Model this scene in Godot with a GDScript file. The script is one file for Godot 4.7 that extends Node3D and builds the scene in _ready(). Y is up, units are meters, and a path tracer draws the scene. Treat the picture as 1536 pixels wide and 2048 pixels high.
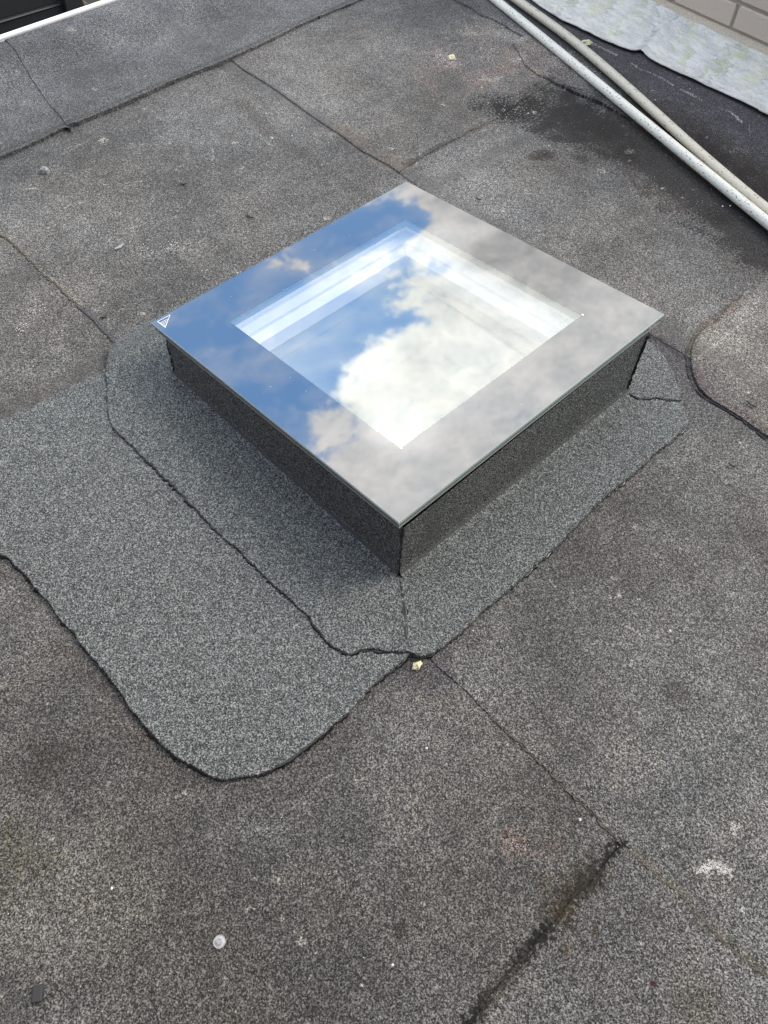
extends Node3D
# A flat felt roof with a square glass skylight. Axes: the skylight's kerb stands on the roof (y = 0)
# with its near corner at the origin, +x towards the brick wall, -z towards the roof's edge.

const EYE := Vector3(-0.5485, 1.1749, 0.4782)
const RIGHT := Vector3(0.72182, 0.03438, 0.69123)
const UP := Vector3(0.54172, 0.59352, -0.59521)
const FWD := Vector3(0.43072, -0.80408, -0.40979)
const FOCAL := 1597.39
const TILE := 1.7             # metres covered by one grain texture
const MAP0 := Vector2(-1.2, -2.2)
const MAPW := 3.4             # metres covered by the weathering map
const MAPN := 1536

var M := {}
var taken := {}
var wob := FastNoiseLite.new()
var rng := RandomNumberGenerator.new()
var mp: PackedByteArray       # weathering map, RGB
var mp_noise: PackedByteArray
var mp_fine: PackedByteArray
var kerb := 0.656
var levels := []              # [polygon, height] of every flat sheet of felt
var gT: Transform3D           # the glass pane's frame


# ------------------------------------------------------------------ helpers
func ray(u: float, v: float) -> Vector3:
	return RIGHT * ((u - 768.0) / FOCAL) - UP * ((v - 1024.0) / FOCAL) + FWD


func at(u: float, v: float, y := 0.0) -> Vector3:
	var d := ray(u, v)
	return EYE + d * ((y - EYE.y) / d.y)


func at2(u: float, v: float, y := 0.0) -> Vector2:
	var p := at(u, v, y)
	return Vector2(p.x, p.z)


func pts(a: Array, y := 0.0) -> PackedVector2Array:
	var r := PackedVector2Array()
	for q in a:
		r.append(at2(q[0], q[1], y))
	return r


func numbered(n: String) -> String:
	if not taken.has(n):
		taken[n] = 0
		return n
	taken[n] += 1
	return "%s_%03d" % [n, taken[n]]


func tag(o: Node3D, label: String, category: String, group := "", kind := "") -> void:
	if label: o.set_meta("label", label)
	if category: o.set_meta("category", category)
	if group: o.set_meta("group", group)
	if kind: o.set_meta("kind", kind)


func base(called: String, where := Vector3.ZERO) -> Node3D:
	var o := Node3D.new()
	o.name = numbered(called)
	add_child(o)
	o.position = where
	return o


class MB:
	var v := PackedVector3Array()
	var n := PackedVector3Array()
	var u := PackedVector2Array()
	var u2 := PackedVector2Array()

	func uv_of(p: Vector3, nn: Vector3) -> Vector2:
		if absf(nn.y) > 0.5: return Vector2(p.x, p.z) / 1.7
		if absf(nn.x) > absf(nn.z): return Vector2(p.z + 0.37, p.y + 0.61) / 1.7
		return Vector2(p.x + 0.83, p.y + 0.19) / 1.7

	func put(p: Vector3, nn: Vector3, uv) -> void:
		v.append(p)
		n.append(nn)
		u.append(uv_of(p, nn) if uv == null else uv)
		u2.append((Vector2(p.x, p.z) + Vector2(1.2, 2.2)) / 3.4)

	func tri(a: Vector3, b: Vector3, c: Vector3, na: Vector3, nb = null, nc = null, ua = null, ub = null, uc = null) -> void:
		var mb: Vector3 = na if nb == null else nb
		var mc: Vector3 = na if nc == null else nc
		if (b - a).cross(c - a).dot(na + mb + mc) > 0.0:
			put(a, na, ua); put(c, mc, uc); put(b, mb, ub)
		else:
			put(a, na, ua); put(b, mb, ub); put(c, mc, uc)

	func quad(a: Vector3, b: Vector3, c: Vector3, d: Vector3, nn: Vector3) -> void:
		tri(a, b, c, nn)
		tri(a, c, d, nn)

	func box(o: Transform3D, lo: Vector3, hi: Vector3, ch := 0.0) -> void:
		# a box with chamfered edges
		var f := []
		for ax in 3:
			for s in [0, 1]:
				var q := []
				for k in [[0, 0], [1, 0], [1, 1], [0, 1]]:
					var p := Vector3.ZERO
					p[ax] = hi[ax] if s else lo[ax]
					p[(ax + 1) % 3] = hi[(ax + 1) % 3] - ch if k[0] else lo[(ax + 1) % 3] + ch
					p[(ax + 2) % 3] = hi[(ax + 2) % 3] - ch if k[1] else lo[(ax + 2) % 3] + ch
					q.append(p)
				var nn := Vector3.ZERO
				nn[ax] = 1.0 if s else -1.0
				quad(o * q[0], o * q[1], o * q[2], o * q[3], o.basis * nn)
		if ch <= 0.0: return
		for ax in 3:
			var b := (ax + 1) % 3
			var c := (ax + 2) % 3
			for sb in [0, 1]:
				for sc in [0, 1]:
					var pb: float = hi[b] if sb else lo[b]
					var pc: float = hi[c] if sc else lo[c]
					var ib := pb + (-ch if sb else ch)
					var ic := pc + (-ch if sc else ch)
					var q := []
					for e in [[0, 0], [1, 0], [1, 1], [0, 1]]:
						var p := Vector3.ZERO
						p[ax] = hi[ax] - ch if e[0] else lo[ax] + ch
						p[b] = ib if e[1] else pb
						p[c] = pc if e[1] else ic
						q.append(p)
					var nn := Vector3.ZERO
					nn[b] = 0.7071 if sb else -0.7071
					nn[c] = 0.7071 if sc else -0.7071
					quad(o * q[0], o * q[1], o * q[2], o * q[3], o.basis * nn)


func commit(mb: MB, called: String, mat: Material, parent: Node = null) -> MeshInstance3D:
	var a := []
	a.resize(Mesh.ARRAY_MAX)
	a[Mesh.ARRAY_VERTEX] = mb.v
	a[Mesh.ARRAY_NORMAL] = mb.n
	a[Mesh.ARRAY_TEX_UV] = mb.u
	a[Mesh.ARRAY_TEX_UV2] = mb.u2
	var m := ArrayMesh.new()
	m.add_surface_from_arrays(Mesh.PRIMITIVE_TRIANGLES, a)
	m.surface_set_material(0, mat)
	var o := MeshInstance3D.new()
	o.mesh = m
	if parent:
		o.name = called
		parent.add_child(o, true)
	else:
		o.name = numbered(called)
		add_child(o)
	return o


# an edge as it is cut and torched: a point every `step` metres, pushed sideways by noise
func ragged(line: PackedVector2Array, amp := 0.002, step := 0.006, closed := false) -> PackedVector2Array:
	var r := PackedVector2Array()
	var n := line.size()
	for i in (n if closed else n - 1):
		var a := line[i]
		var b := line[(i + 1) % n]
		var k := maxi(1, int(a.distance_to(b) / step))
		var side := (b - a).orthogonal().normalized()
		for j in k:
			var p := a.lerp(b, float(j) / k)
			var w := wob.get_noise_2d(p.x * 100.0, p.y * 100.0) * 1.3 + wob.get_noise_2d(p.x * 420.0 + 50.0, p.y * 420.0) * 0.8 + wob.get_noise_2d(p.x * 1700.0, p.y * 1700.0 + 30.0) * 0.6
			r.append(p + side * w * amp)
	if not closed: r.append(line[n - 1])
	return r


# smooth a coarse line of points
func smooth(line: PackedVector2Array, times := 2) -> PackedVector2Array:
	for t in times:
		var r := PackedVector2Array([line[0]])
		for i in line.size() - 1:
			r.append(line[i].lerp(line[i + 1], 0.25))
			r.append(line[i].lerp(line[i + 1], 0.75))
		r.append(line[line.size() - 1])
		line = r
	return line


func join(a: Array) -> PackedVector2Array:
	var r := PackedVector2Array()
	for q in a:
		if q is Vector2: r.append(q)
		else: r.append_array(q)
	return r


func height_of(f, x: float, z: float) -> float:
	return f if f is float else f.call(x, z)


# a flat sheet of felt: polygons for its top, and a rounded cut edge along the lines given
func sheet_into(mb: MB, polys: Array, y, edges: Array, down := 0.0, centre = null) -> void:
	for poly in polys:
		if y is float: levels.append([poly, y])
		var clean := [poly]
		if Geometry2D.triangulate_polygon(poly).is_empty():
			clean = Geometry2D.offset_polygon(poly, 0.00002)
		for c in clean:
			var idx := Geometry2D.triangulate_polygon(c)
			if idx.is_empty(): print("a sheet could not be filled: ", c.size())
			for i in range(0, idx.size(), 3):
				var p: Array[Vector3] = []
				for k in 3:
					var q: Vector2 = c[idx[i + k]]
					p.append(Vector3(q.x, height_of(y, q.x, q.y), q.y))
				mb.tri(p[0], p[1], p[2], Vector3.UP)
	for line in edges:
		for i in line.size() - 1:
			var a: Vector2 = line[i]
			var b: Vector2 = line[i + 1]
			var side := (b - a).orthogonal().normalized()
			# the outer side is the one that lies in none of the polygons
			var mid := (a + b) / 2 + side * 0.004
			for poly in polys:
				if Geometry2D.is_point_in_polygon(mid, poly):
					side = -side
					break
			var ya := height_of(y, a.x, a.y)
			var yb := height_of(y, b.x, b.y)
			var o := side * 0.0013
			var h: float = minf(0.0012, (ya - down) * 0.4)
			var n1 := Vector3(side.x, 0.9, side.y).normalized()
			var n2 := Vector3(side.x, 0.05, side.y).normalized()
			var a0 := Vector3(a.x, ya, a.y)
			var b0 := Vector3(b.x, yb, b.y)
			var a1 := Vector3(a.x + o.x, ya - h, a.y + o.y)
			var b1 := Vector3(b.x + o.x, yb - h, b.y + o.y)
			mb.quad(a0, b0, b1, a1, n1)
			mb.quad(a1, b1, Vector3(b1.x, down, b1.z), Vector3(a1.x, down, a1.z), n2)


# molten bitumen squeezed out along an edge: a low, lumpy, shiny ridge
func bead(line: PackedVector2Array, y: float, wide: float, high: float, called: String, parent: Node, seed := 0.0, gaps := 0.0) -> MeshInstance3D:
	var mb := MB.new()
	var prev := []
	var pn := []
	var s := 0.0
	for i in line.size():
		var a := line[maxi(0, i - 1)]
		var b := line[mini(line.size() - 1, i + 1)]
		var p := line[i]
		if i: s += p.distance_to(line[i - 1])
		var side := (b - a).orthogonal().normalized()
		var k := 0.55 + 0.9 * wob.get_noise_2d(s * 2100.0 + seed, seed) + 0.7 * wob.get_noise_2d(s * 500.0 + seed, 99.0) + 0.5 * wob.get_noise_2d(s * 110.0 + seed, 199.0)
		k = clampf(k - gaps, 0.05, 1.8)
		if i < 2 or i > line.size() - 3: k *= 0.4
		var ring := []
		var nr := []
		for j in 6:
			var t := PI * j / 5.0
			var off := side * cos(t) * wide * k
			ring.append(Vector3(p.x + off.x, y - 0.0006 + sin(t) * high * k, p.y + off.y))
			nr.append(Vector3(side.x * cos(t), sin(t) + 0.15, side.y * cos(t)).normalized())
		if prev:
			for j in 5:
				mb.tri(prev[j], ring[j], ring[j + 1], pn[j], nr[j], nr[j + 1])
				mb.tri(prev[j], ring[j + 1], prev[j + 1], pn[j], nr[j + 1], pn[j + 1])
		prev = ring
		pn = nr
	return commit(mb, called, M.bitumen, parent)


func bead3(line: Array, called: String, parent: Node, r: float) -> MeshInstance3D:
	var mb := MB.new()
	tube_into(mb, line, func(s): return r * clampf(0.7 + 1.1 * wob.get_noise_1d(s * 1500.0), 0.2, 1.7), 6)
	return commit(mb, called, M.bitumen, parent)


func tube_into(mb: MB, path: Array, radius: Callable, sides := 16, caps := true, uvs := 1.0) -> void:
	var prev := []
	var pn := []
	var s := 0.0
	var ps := 0.0
	for i in path.size():
		var p: Vector3 = path[i]
		var t: Vector3 = (path[mini(path.size() - 1, i + 1)] - path[maxi(0, i - 1)]).normalized()
		if i: s += p.distance_to(path[i - 1])
		var e1 := t.cross(Vector3.UP if absf(t.y) < 0.9 else Vector3.RIGHT).normalized()
		var e2 := e1.cross(t).normalized()
		var ring := []
		var nr := []
		var r: float = radius.call(s)
		for j in sides + 1:
			var a := TAU * j / sides
			var d := e1 * cos(a) + e2 * sin(a)
			ring.append(p + d * r)
			nr.append(d)
		if prev:
			for j in sides:
				var u0 := Vector2(ps * uvs, float(j) / sides)
				var u1 := Vector2(s * uvs, float(j) / sides)
				var u2 := Vector2(s * uvs, float(j + 1) / sides)
				var u3 := Vector2(ps * uvs, float(j + 1) / sides)
				mb.tri(prev[j], ring[j], ring[j + 1], pn[j], nr[j], nr[j + 1], u0, u1, u2)
				mb.tri(prev[j], ring[j + 1], prev[j + 1], pn[j], nr[j + 1], pn[j + 1], u0, u2, u3)
		if caps and (i == 0 or i == path.size() - 1):
			var o := -t if i == 0 else t
			for j in sides:
				mb.tri(p, ring[j], ring[j + 1], o, null, null, Vector2(s, 0.5), Vector2(s, 0.4), Vector2(s, 0.6))
		prev = ring
		pn = nr
		ps = s


# a small broken lump, faceted
func lump_into(mb: MB, c: Vector3, size: Vector3, turn: float, seed: float, rough := 0.35, nu := 9, nv := 6) -> void:
	var b := Basis(Vector3.UP, turn)
	var g := []
	for i in nv + 1:
		var row := []
		for j in nu:
			var th := PI * i / nv
			var ph := TAU * j / nu
			var d := Vector3(sin(th) * cos(ph), cos(th), sin(th) * sin(ph))
			var k := 1.0 + rough * wob.get_noise_3d(d.x * 60.0 + seed * 37.0, d.y * 60.0, d.z * 60.0 + seed * 11.0) * 2.0
			var q := d * k
			q.y = maxf(q.y, -0.55)
			row.append(c + b * (q * size))
		g.append(row)
	for i in nv:
		for j in nu:
			var a: Vector3 = g[i][j]
			var e: Vector3 = g[i][(j + 1) % nu]
			var f: Vector3 = g[i + 1][(j + 1) % nu]
			var h: Vector3 = g[i + 1][j]
			for t in [[a, e, f], [a, f, h]]:
				var nn: Vector3 = (t[1] - t[0]).cross(t[2] - t[0])
				if nn.length() < 1e-12: continue
				nn = nn.normalized()
				if nn.dot((t[0] + t[1] + t[2]) / 3.0 - c) < 0.0: nn = -nn
				mb.tri(t[0], t[1], t[2], nn)


# ------------------------------------------------------------------ textures
func lin(x: float) -> float:
	return pow((x + 0.055) / 1.055, 2.4) if x > 0.04045 else x / 12.92


func srgb(x: float) -> float:
	x = clampf(x, 0.0, 1.0)
	return 1.055 * pow(x, 1.0 / 2.4) - 0.055 if x > 0.0031308 else 12.92 * x


func noise_bytes(w: int, h: int, type: int, freq: float, seed: int, oct := 1, seamless := true, ret := FastNoiseLite.RETURN_CELL_VALUE) -> PackedByteArray:
	var f := FastNoiseLite.new()
	f.noise_type = type
	f.seed = seed
	f.frequency = freq
	f.cellular_return_type = ret
	f.cellular_jitter = 1.0
	f.fractal_type = FastNoiseLite.FRACTAL_FBM if oct > 1 else FastNoiseLite.FRACTAL_NONE
	f.fractal_octaves = oct
	var im := f.get_seamless_image(w, h, false, false, 0.06) if seamless else f.get_image(w, h)
	im.convert(Image.FORMAT_L8)
	return im.get_data()


# mineral granules pressed into bitumen: each granule one tone, a few lightened to stand for sparkle
func make_grain() -> void:
	var n := 2048
	var cell := noise_bytes(n, n, FastNoiseLite.TYPE_CELLULAR, 0.66, 7)
	var hue := noise_bytes(n, n, FastNoiseLite.TYPE_CELLULAR, 0.42, 19)
	var mott := noise_bytes(n, n, FastNoiseLite.TYPE_SIMPLEX_SMOOTH, 0.028, 3, 4)
	var tone := PackedFloat32Array()
	for i in 256:
		var t := i / 255.0
		var k := 0.022 + 0.90 * pow(t, 1.8)
		if t > 0.9: k += (t - 0.9) * 3.0
		tone.append(k)
	var to8 := PackedByteArray()
	for i in 1024:
		to8.append(int(srgb(i / 1023.0) * 255.0))
	var out := PackedByteArray()
	out.resize(n * n * 3)
	var k3 := 0
	for i in n * n:
		var l := tone[cell[i]] * 0.90 + tone[hue[i]] * 0.10
		if hue[i] > 230: l += 0.55  # painted glints: scattered granules lifted as if sparkling
		l *= 0.90 + mott[i] * 0.0008
		var h := (hue[i] - 128) * 0.00022
		out[k3] = to8[mini(1023, int(l * (1.0 + h) * 1023.0))]
		out[k3 + 1] = to8[mini(1023, int(l * 1023.0))]
		out[k3 + 2] = to8[mini(1023, int(l * (1.0 - h) * 1023.0))]
		k3 += 3
	M.grain = ImageTexture.create_from_image(Image.create_from_data(n, n, false, Image.FORMAT_RGB8, out))
	M.grain_h = ImageTexture.create_from_image(Image.create_from_data(n, n, false, Image.FORMAT_L8, cell))


func chalk(x: float) -> float:
	# marks are given against plain felt at 0.73; pale ones reach up to white
	return x * 0.904 if x < 0.78 else 0.705 + (x - 0.78) * 1.34


func map_at(i: int, k: float, c: Color, a: float) -> void:
	# towards colour c times its own brightness k, by share a
	var o := i * 3
	c = Color(chalk(c.r), chalk(c.g), chalk(c.b))
	mp[o] = clampi(int(lerpf(mp[o], c.r * 255.0 * k, a)), 0, 255)
	mp[o + 1] = clampi(int(lerpf(mp[o + 1], c.g * 255.0 * k, a)), 0, 255)
	mp[o + 2] = clampi(int(lerpf(mp[o + 2], c.b * 255.0 * k, a)), 0, 255)


# a stain whose outline follows noise: everything within r of the line, eaten away at its rim
func stain(line: PackedVector2Array, r: float, c: Color, share: float, eat := 0.8, fine := 0.3, sharp := 3.0) -> void:
	var px := MAPN / MAPW
	var lo := Vector2(1e9, 1e9)
	var hi := -lo
	for p in line:
		lo = lo.min(p)
		hi = hi.max(p)
	lo = ((lo - Vector2(r, r) * 1.6 - MAP0) * px).floor().max(Vector2.ZERO)
	hi = ((hi + Vector2(r, r) * 1.6 - MAP0) * px).ceil().min(Vector2(MAPN - 1, MAPN - 1))
	for y in range(int(lo.y), int(hi.y) + 1):
		for x in range(int(lo.x), int(hi.x) + 1):
			var p := Vector2(x + 0.5, y + 0.5) / px + MAP0
			var d := 1e9
			if line.size() == 1:
				d = p.distance_to(line[0])
			else:
				for i in line.size() - 1:
					var q := Geometry2D.get_closest_point_to_segment(p, line[i], line[i + 1])
					d = minf(d, p.distance_squared_to(q))
				d = sqrt(d)
			if d > r * 1.6: continue
			var i := y * MAPN + x
			var f := 1.0 - d / r + eat * (mp_noise[i] / 255.0 - 0.5) * 1.6 + fine * (mp_fine[i] / 255.0 - 0.5) * 2.0
			if f <= 0.0: continue
			map_at(i, 1.0, c, share * minf(1.0, f * sharp))


func blot(u: float, v: float, rpx: float, c: Color, share: float, eat := 0.8, fine := 0.5) -> void:
	var p := at2(u, v)
	var r := p.distance_to(at2(u + rpx, v))
	stain(PackedVector2Array([p]), r, c, share, eat, fine)


func scratch(u: float, v: float, u2: float, v2: float, wide := 0.0016, share := 0.5) -> void:
	stain(PackedVector2Array([at2(u, v), at2(u2, v2)]), wide, Color(1, 0.98, 0.95), share, 0.9, 0.9)


func make_map() -> void:
	var n := MAPN
	mp_noise = noise_bytes(n, n, FastNoiseLite.TYPE_SIMPLEX_SMOOTH, 0.022, 31, 5, false)
	mp_fine = noise_bytes(n, n, FastNoiseLite.TYPE_SIMPLEX, 0.22, 32, 2, false)
	var big := noise_bytes(n, n, FastNoiseLite.TYPE_SIMPLEX_SMOOTH, 0.0042, 33, 4, false)
	var warm := noise_bytes(n, n, FastNoiseLite.TYPE_SIMPLEX_SMOOTH, 0.006, 34, 4, false)
	mp.resize(n * n * 3)
	var o := 0
	for i in n * n:
		var k := 168.0 + (big[i] - 128) * 0.25 + (mp_noise[i] - 128) * 0.13 + (mp_fine[i] - 128) * 0.06
		var w := (warm[i] - 128) * 0.022
		mp[o] = clampi(int(k + w), 0, 255)
		mp[o + 1] = clampi(int(k - 0.5), 0, 255)
		mp[o + 2] = clampi(int(k - w - 2.0), 0, 255)
		o += 3
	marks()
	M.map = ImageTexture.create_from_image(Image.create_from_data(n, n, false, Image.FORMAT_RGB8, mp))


# the roof's stains, dirt, scratches and some painted shade, each where the photograph shows it
func marks() -> void:
	var dark := Color(0.30, 0.29, 0.28)
	var wet := Color(0.44, 0.42, 0.42)
	var pale := Color(0.96, 0.93, 0.88)
	# silt in the lap of the long seam, both sides of the skylight
	var tan := Color(0.84, 0.81, 0.75)
	stain(pts([[-10, 456], [5, 469], [42, 501], [83, 544], [125, 581], [167, 617]]), 0.0085, tan, 0.7, 0.8, 0.4)
	stain(pts([[167, 617], [198, 646], [226, 682]]), 0.009, Color(0.62, 0.63, 0.66), 0.75, 0.6, 0.3)
	stain(pts([[985, 1437], [1048, 1490], [1098, 1545], [1168, 1607], [1208, 1650], [1245, 1690]]), 0.0045, Color(0.76, 0.74, 0.70), 0.7, 0.9, 0.5)
	stain(pts([[1245, 1690], [1308, 1740], [1368, 1790], [1418, 1850], [1478, 1905], [1550, 1960]]), 0.0075, Color(0.76, 0.74, 0.68), 0.7, 0.9, 0.4)
	# dirt in the end lap near the corner
	stain(pts([[1240, 1692], [1215, 1715], [1195, 1745], [1170, 1772], [1140, 1800], [1115, 1840], [1090, 1865], [1060, 1900], [1020, 1945], [985, 1985], [950, 2030], [930, 2060]]), 0.0085, Color(0.16, 0.15, 0.14), 0.95, 1.3, 1.4, 6.0)
	stain(pts([[1195, 1745], [1150, 1775], [1110, 1800], [1120, 1835]]), 0.017, Color(0.40, 0.36, 0.31), 0.7, 1.4, 0.9)
	stain(pts([[1115, 1825], [1128, 1815]]), 0.013, Color(0.44, 0.38, 0.25), 0.7, 0.9, 0.9)
	blot(1085, 1760, 24, Color(0.60, 0.54, 0.44), 0.4)
	blot(1130, 1900, 12, Color(0.5, 0.42, 0.3), 0.5)
	blot(1188, 1858, 10, Color(0.5, 0.42, 0.3), 0.5)
	blot(1400, 2010, 45, Color(0.62, 0.57, 0.48), 0.4, 1.1, 0.9)
	# under the strip along the roof's edge
	stain(pts([[-30, 326], [50, 294], [135, 255], [200, 229], [300, 186], [400, 143], [500, 101], [600, 53], [722, 1]]), 0.007, Color(0.50, 0.49, 0.42), 0.6, 1.2, 0.7)
	# faint seam with a dark trace beside it
	stain(pts([[465, 124], [488, 143], [527, 166], [556, 186], [620, 232], [677, 270], [726, 306], [775, 332], [804, 352], [830, 370]]), 0.005, Color(0.56, 0.54, 0.51), 0.4, 1.6, 0.8)
	stain(pts([[480, 205], [504, 228], [547, 270], [608, 309], [648, 339], [713, 381]]), 0.022, Color(0.56, 0.54, 0.52), 0.45, 1.3, 0.3)
	stain(pts([[690, 262], [740, 300], [800, 338]]), 0.03, Color(0.84, 0.78, 0.70), 0.35, 1.4, 0.4)
	# end lap behind the skylight and its black grit
	stain(pts([[1105, 165], [1073, 186], [1044, 203], [995, 238], [966, 252], [937, 268], [898, 287], [870, 300], [815, 332]]), 0.009, Color(0.40, 0.38, 0.36), 0.6, 1.5, 0.8)
	stain(pts([[1100, 170], [1050, 200], [930, 275]]), 0.013, Color(0.86, 0.82, 0.76), 0.35, 1.6, 0.9)
	stain(pts([[990, 212], [1020, 225], [1060, 232], [1075, 215]]), 0.055, Color(0.16, 0.16, 0.155), 0.95, 1.4, 1.4)
	blot(1090, 312, 18, Color(0.32, 0.30, 0.28), 0.8, 1.5, 1.0)
	blot(1070, 317, 12, Color(0.4, 0.37, 0.34), 0.7, 1.5, 1.0)
	blot(1165, 318, 16, Color(0.35, 0.33, 0.32), 0.7, 1.5, 1.0)
	blot(1275, 355, 12, Color(0.42, 0.38, 0.34), 0.6, 1.3, 1.0)
	# standing damp along the two pipes
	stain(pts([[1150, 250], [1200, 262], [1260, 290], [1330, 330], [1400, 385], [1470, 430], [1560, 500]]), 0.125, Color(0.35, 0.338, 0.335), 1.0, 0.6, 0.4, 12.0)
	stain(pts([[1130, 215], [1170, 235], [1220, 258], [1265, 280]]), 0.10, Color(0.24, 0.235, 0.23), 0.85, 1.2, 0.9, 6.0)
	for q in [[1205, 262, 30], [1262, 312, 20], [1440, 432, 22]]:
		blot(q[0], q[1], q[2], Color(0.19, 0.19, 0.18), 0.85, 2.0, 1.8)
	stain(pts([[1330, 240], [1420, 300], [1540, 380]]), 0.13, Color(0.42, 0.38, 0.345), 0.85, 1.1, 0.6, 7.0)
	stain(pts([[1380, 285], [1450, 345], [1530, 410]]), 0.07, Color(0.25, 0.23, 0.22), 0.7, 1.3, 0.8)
	stain(pts([[1260, 345], [1300, 380], [1360, 420]]), 0.03, Color(0.86, 0.83, 0.78), 0.25, 1.5, 1.0)
	# bare, chalky felt by the torn edge
	stain(pts([[960, 60], [1010, 75], [1045, 85], [1035, 120], [1050, 140]]), 0.055, pale, 0.9, 1.5, 1.6, 5.0)
	stain(pts([[1000, 100], [1040, 130], [980, 160]]), 0.07, Color(0.86, 0.79, 0.74), 0.5, 1.4, 1.3)
	stain(pts([[1080, 100], [1130, 130], [1170, 160]]), 0.055, Color(0.94, 0.90, 0.85), 0.7, 1.5, 1.8, 5.0)
	stain(pts([[880, 110], [900, 128], [880, 135]]), 0.03, Color(0.93, 0.86, 0.85), 0.6, 1.5, 1.7)
	stain(pts([[960, 163], [985, 165], [1003, 157]]), 0.007, Color(1, 0.98, 0.92), 0.8, 1.2, 1.2)
	blot(966, 155, 6, Color.WHITE, 0.8)
	blot(955, 57, 6, Color.WHITE, 0.8)
	blot(905, 140, 90, Color(0.80, 0.72, 0.68), 0.35, 1.5, 0.8)
	stain(pts([[1060, -10], [1120, 40], [1180, 70], [1300, 130], [1420, 200], [1560, 285]]), 0.17, Color(0.60, 0.59, 0.61), 0.85, 0.5, 0.5)
	stain(pts([[1010, -20], [1080, 60], [1180, 125], [1240, 175]]), 0.035, Color(0.50, 0.49, 0.51), 0.7, 0.8, 0.5)  # painted shade in the gap between the two pipes
	# chalk tide line on the dark strip along the wall
	for s in [[1180, 92, 1195, 100], [1195, 100, 1212, 108], [1212, 108, 1232, 118], [1262, 135, 1285, 150], [1285, 148, 1320, 163], [1320, 163, 1345, 178], [1360, 186, 1400, 208], [1435, 224, 1460, 232], [1462, 234, 1480, 252]]:
		stain(PackedVector2Array([at2(s[0], s[1]), at2(s[2], s[3])]), 0.0045, Color(1, 1, 1), 0.9, 1.3, 1.2)
	# soot and heat marks by the new felt
	stain(pts([[1300, 690], [1345, 720], [1385, 745], [1400, 780]]), 0.05, Color(0.50, 0.47, 0.52), 0.5, 1.2, 0.6)
	stain(pts([[1290, 672], [1330, 690], [1375, 722]]), 0.011, Color(0.36, 0.34, 0.38), 0.5, 1.3, 0.6)
	stain(pts([[830, 1335], [880, 1345]]), 0.035, Color(0.50, 0.49, 0.54), 0.5, 1.2, 0.6)
	stain(pts([[470, 1590], [560, 1575], [700, 1470]]), 0.03, Color(0.60, 0.57, 0.58), 0.4, 1.3, 0.7)
	stain(pts([[130, 1300], [220, 1420], [330, 1530]]), 0.02, Color(0.60, 0.56, 0.55), 0.3, 1.3, 0.7)
	# patch with a rounded corner: bitumen bled out beside it
	stain(pts([[1480, 598], [1445, 632], [1405, 660]]), 0.012, Color(0.55, 0.48, 0.44), 0.6, 1.3, 1.0)
	stain(pts([[1400, 662], [1384, 680], [1380, 712]]), 0.012, Color(0.62, 0.60, 0.53), 0.75, 0.5, 0.4)
	stain(pts([[1384, 738], [1398, 772], [1430, 800], [1470, 822], [1545, 880]]), 0.010, Color(0.50, 0.46, 0.46), 0.6, 0.9, 1.3)
	# whitish ring, pink blots, dark smudges
	for a in 14:
		var t := -PI * 0.95 + a * 0.21
		blot(1428 + cos(t) * 30.0, 1738 + sin(t) * 22.0 + 10.0, 9, Color(1, 1, 0.97), 0.75, 1.5, 1.6)
		blot(1430 + cos(t) * 18.0, 1742 + sin(t) * 12.0 + 10.0, 6, Color(1, 1, 0.97), 0.7, 1.5, 1.6)
	blot(1470, 1655, 10, Color(1, 1, 0.97), 0.7, 1.5, 1.6)
	blot(1035, 1690, 26, Color(0.93, 0.80, 0.74), 0.55, 1.3, 1.2)
	blot(1102, 1692, 22, Color(0.88, 0.77, 0.72), 0.4, 1.3, 1.2)
	blot(85, 1522, 45, Color(0.46, 0.44, 0.42), 0.55, 1.3, 0.6)
	blot(1345, 1385, 30, Color(0.50, 0.48, 0.46), 0.5, 1.4, 0.8)
	blot(20, 1725, 70, Color(0.58, 0.56, 0.44), 0.45, 1.3, 0.8)
	blot(1305, 1968, 7, Color(0.35, 0.22, 0.2), 0.8, 0.6, 0.6)
	blot(800, 1862, 12, Color(0.4, 0.38, 0.36), 0.7, 1.2, 0.8)
	# pale scuffs and scratches
	for s in [[134, 1818, 150, 1793], [1, 1996, 20, 1972], [337, 1500 + 370, 346, 1500 + 395], [608, 1848, 606, 1862], [500, 1750, 512, 1760], [98, 812, 104, 830],
			[108, 655, 130, 700], [95, 645, 110, 668], [128, 650, 124, 672], [55, 578, 78, 604], [498, 330, 506, 318], [426, 300, 427, 350], [376, 412, 386, 392], [270, 330, 305, 362], [110, 390, 125, 408], [300, 505, 315, 515], [315, 515, 333, 520], [255, 460, 285, 450], [310, 545, 345, 525], [230, 370, 300, 362], [130, 300, 175, 285], [125, 310, 180, 280],
			[0, 290, 12, 302], [70, 230, 76, 240], [418, 112, 428, 122], [424, 108, 432, 118], [510, 104, 520, 110], [516, 103, 526, 108], [1395, 720, 1490, 645], [1298, 1536, 1330, 1518], [945, 1450, 950, 1465], [1250, 1250, 1290, 1278], [545, 1790, 552, 1806], [1100, 1160, 1110, 1175], [215, 485, 222, 478], [172, 486, 178, 480], [830, 620, 830, 620]]:
		scratch(s[0], s[1], s[2], s[3], 0.0017, 0.6)
	rng.seed = 88
	for i in 520:
		var u := rng.randf_range(-20, 1550)
		var v := rng.randf_range(60, 2060)
		var big := rng.randf() < 0.10
		blot(u, v, rng.randf_range(4.0, 8.0) if big else rng.randf_range(1.8, 3.4), Color(1, 0.99, 0.96), rng.randf_range(0.45, 0.95), 1.1, 1.4)
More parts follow.
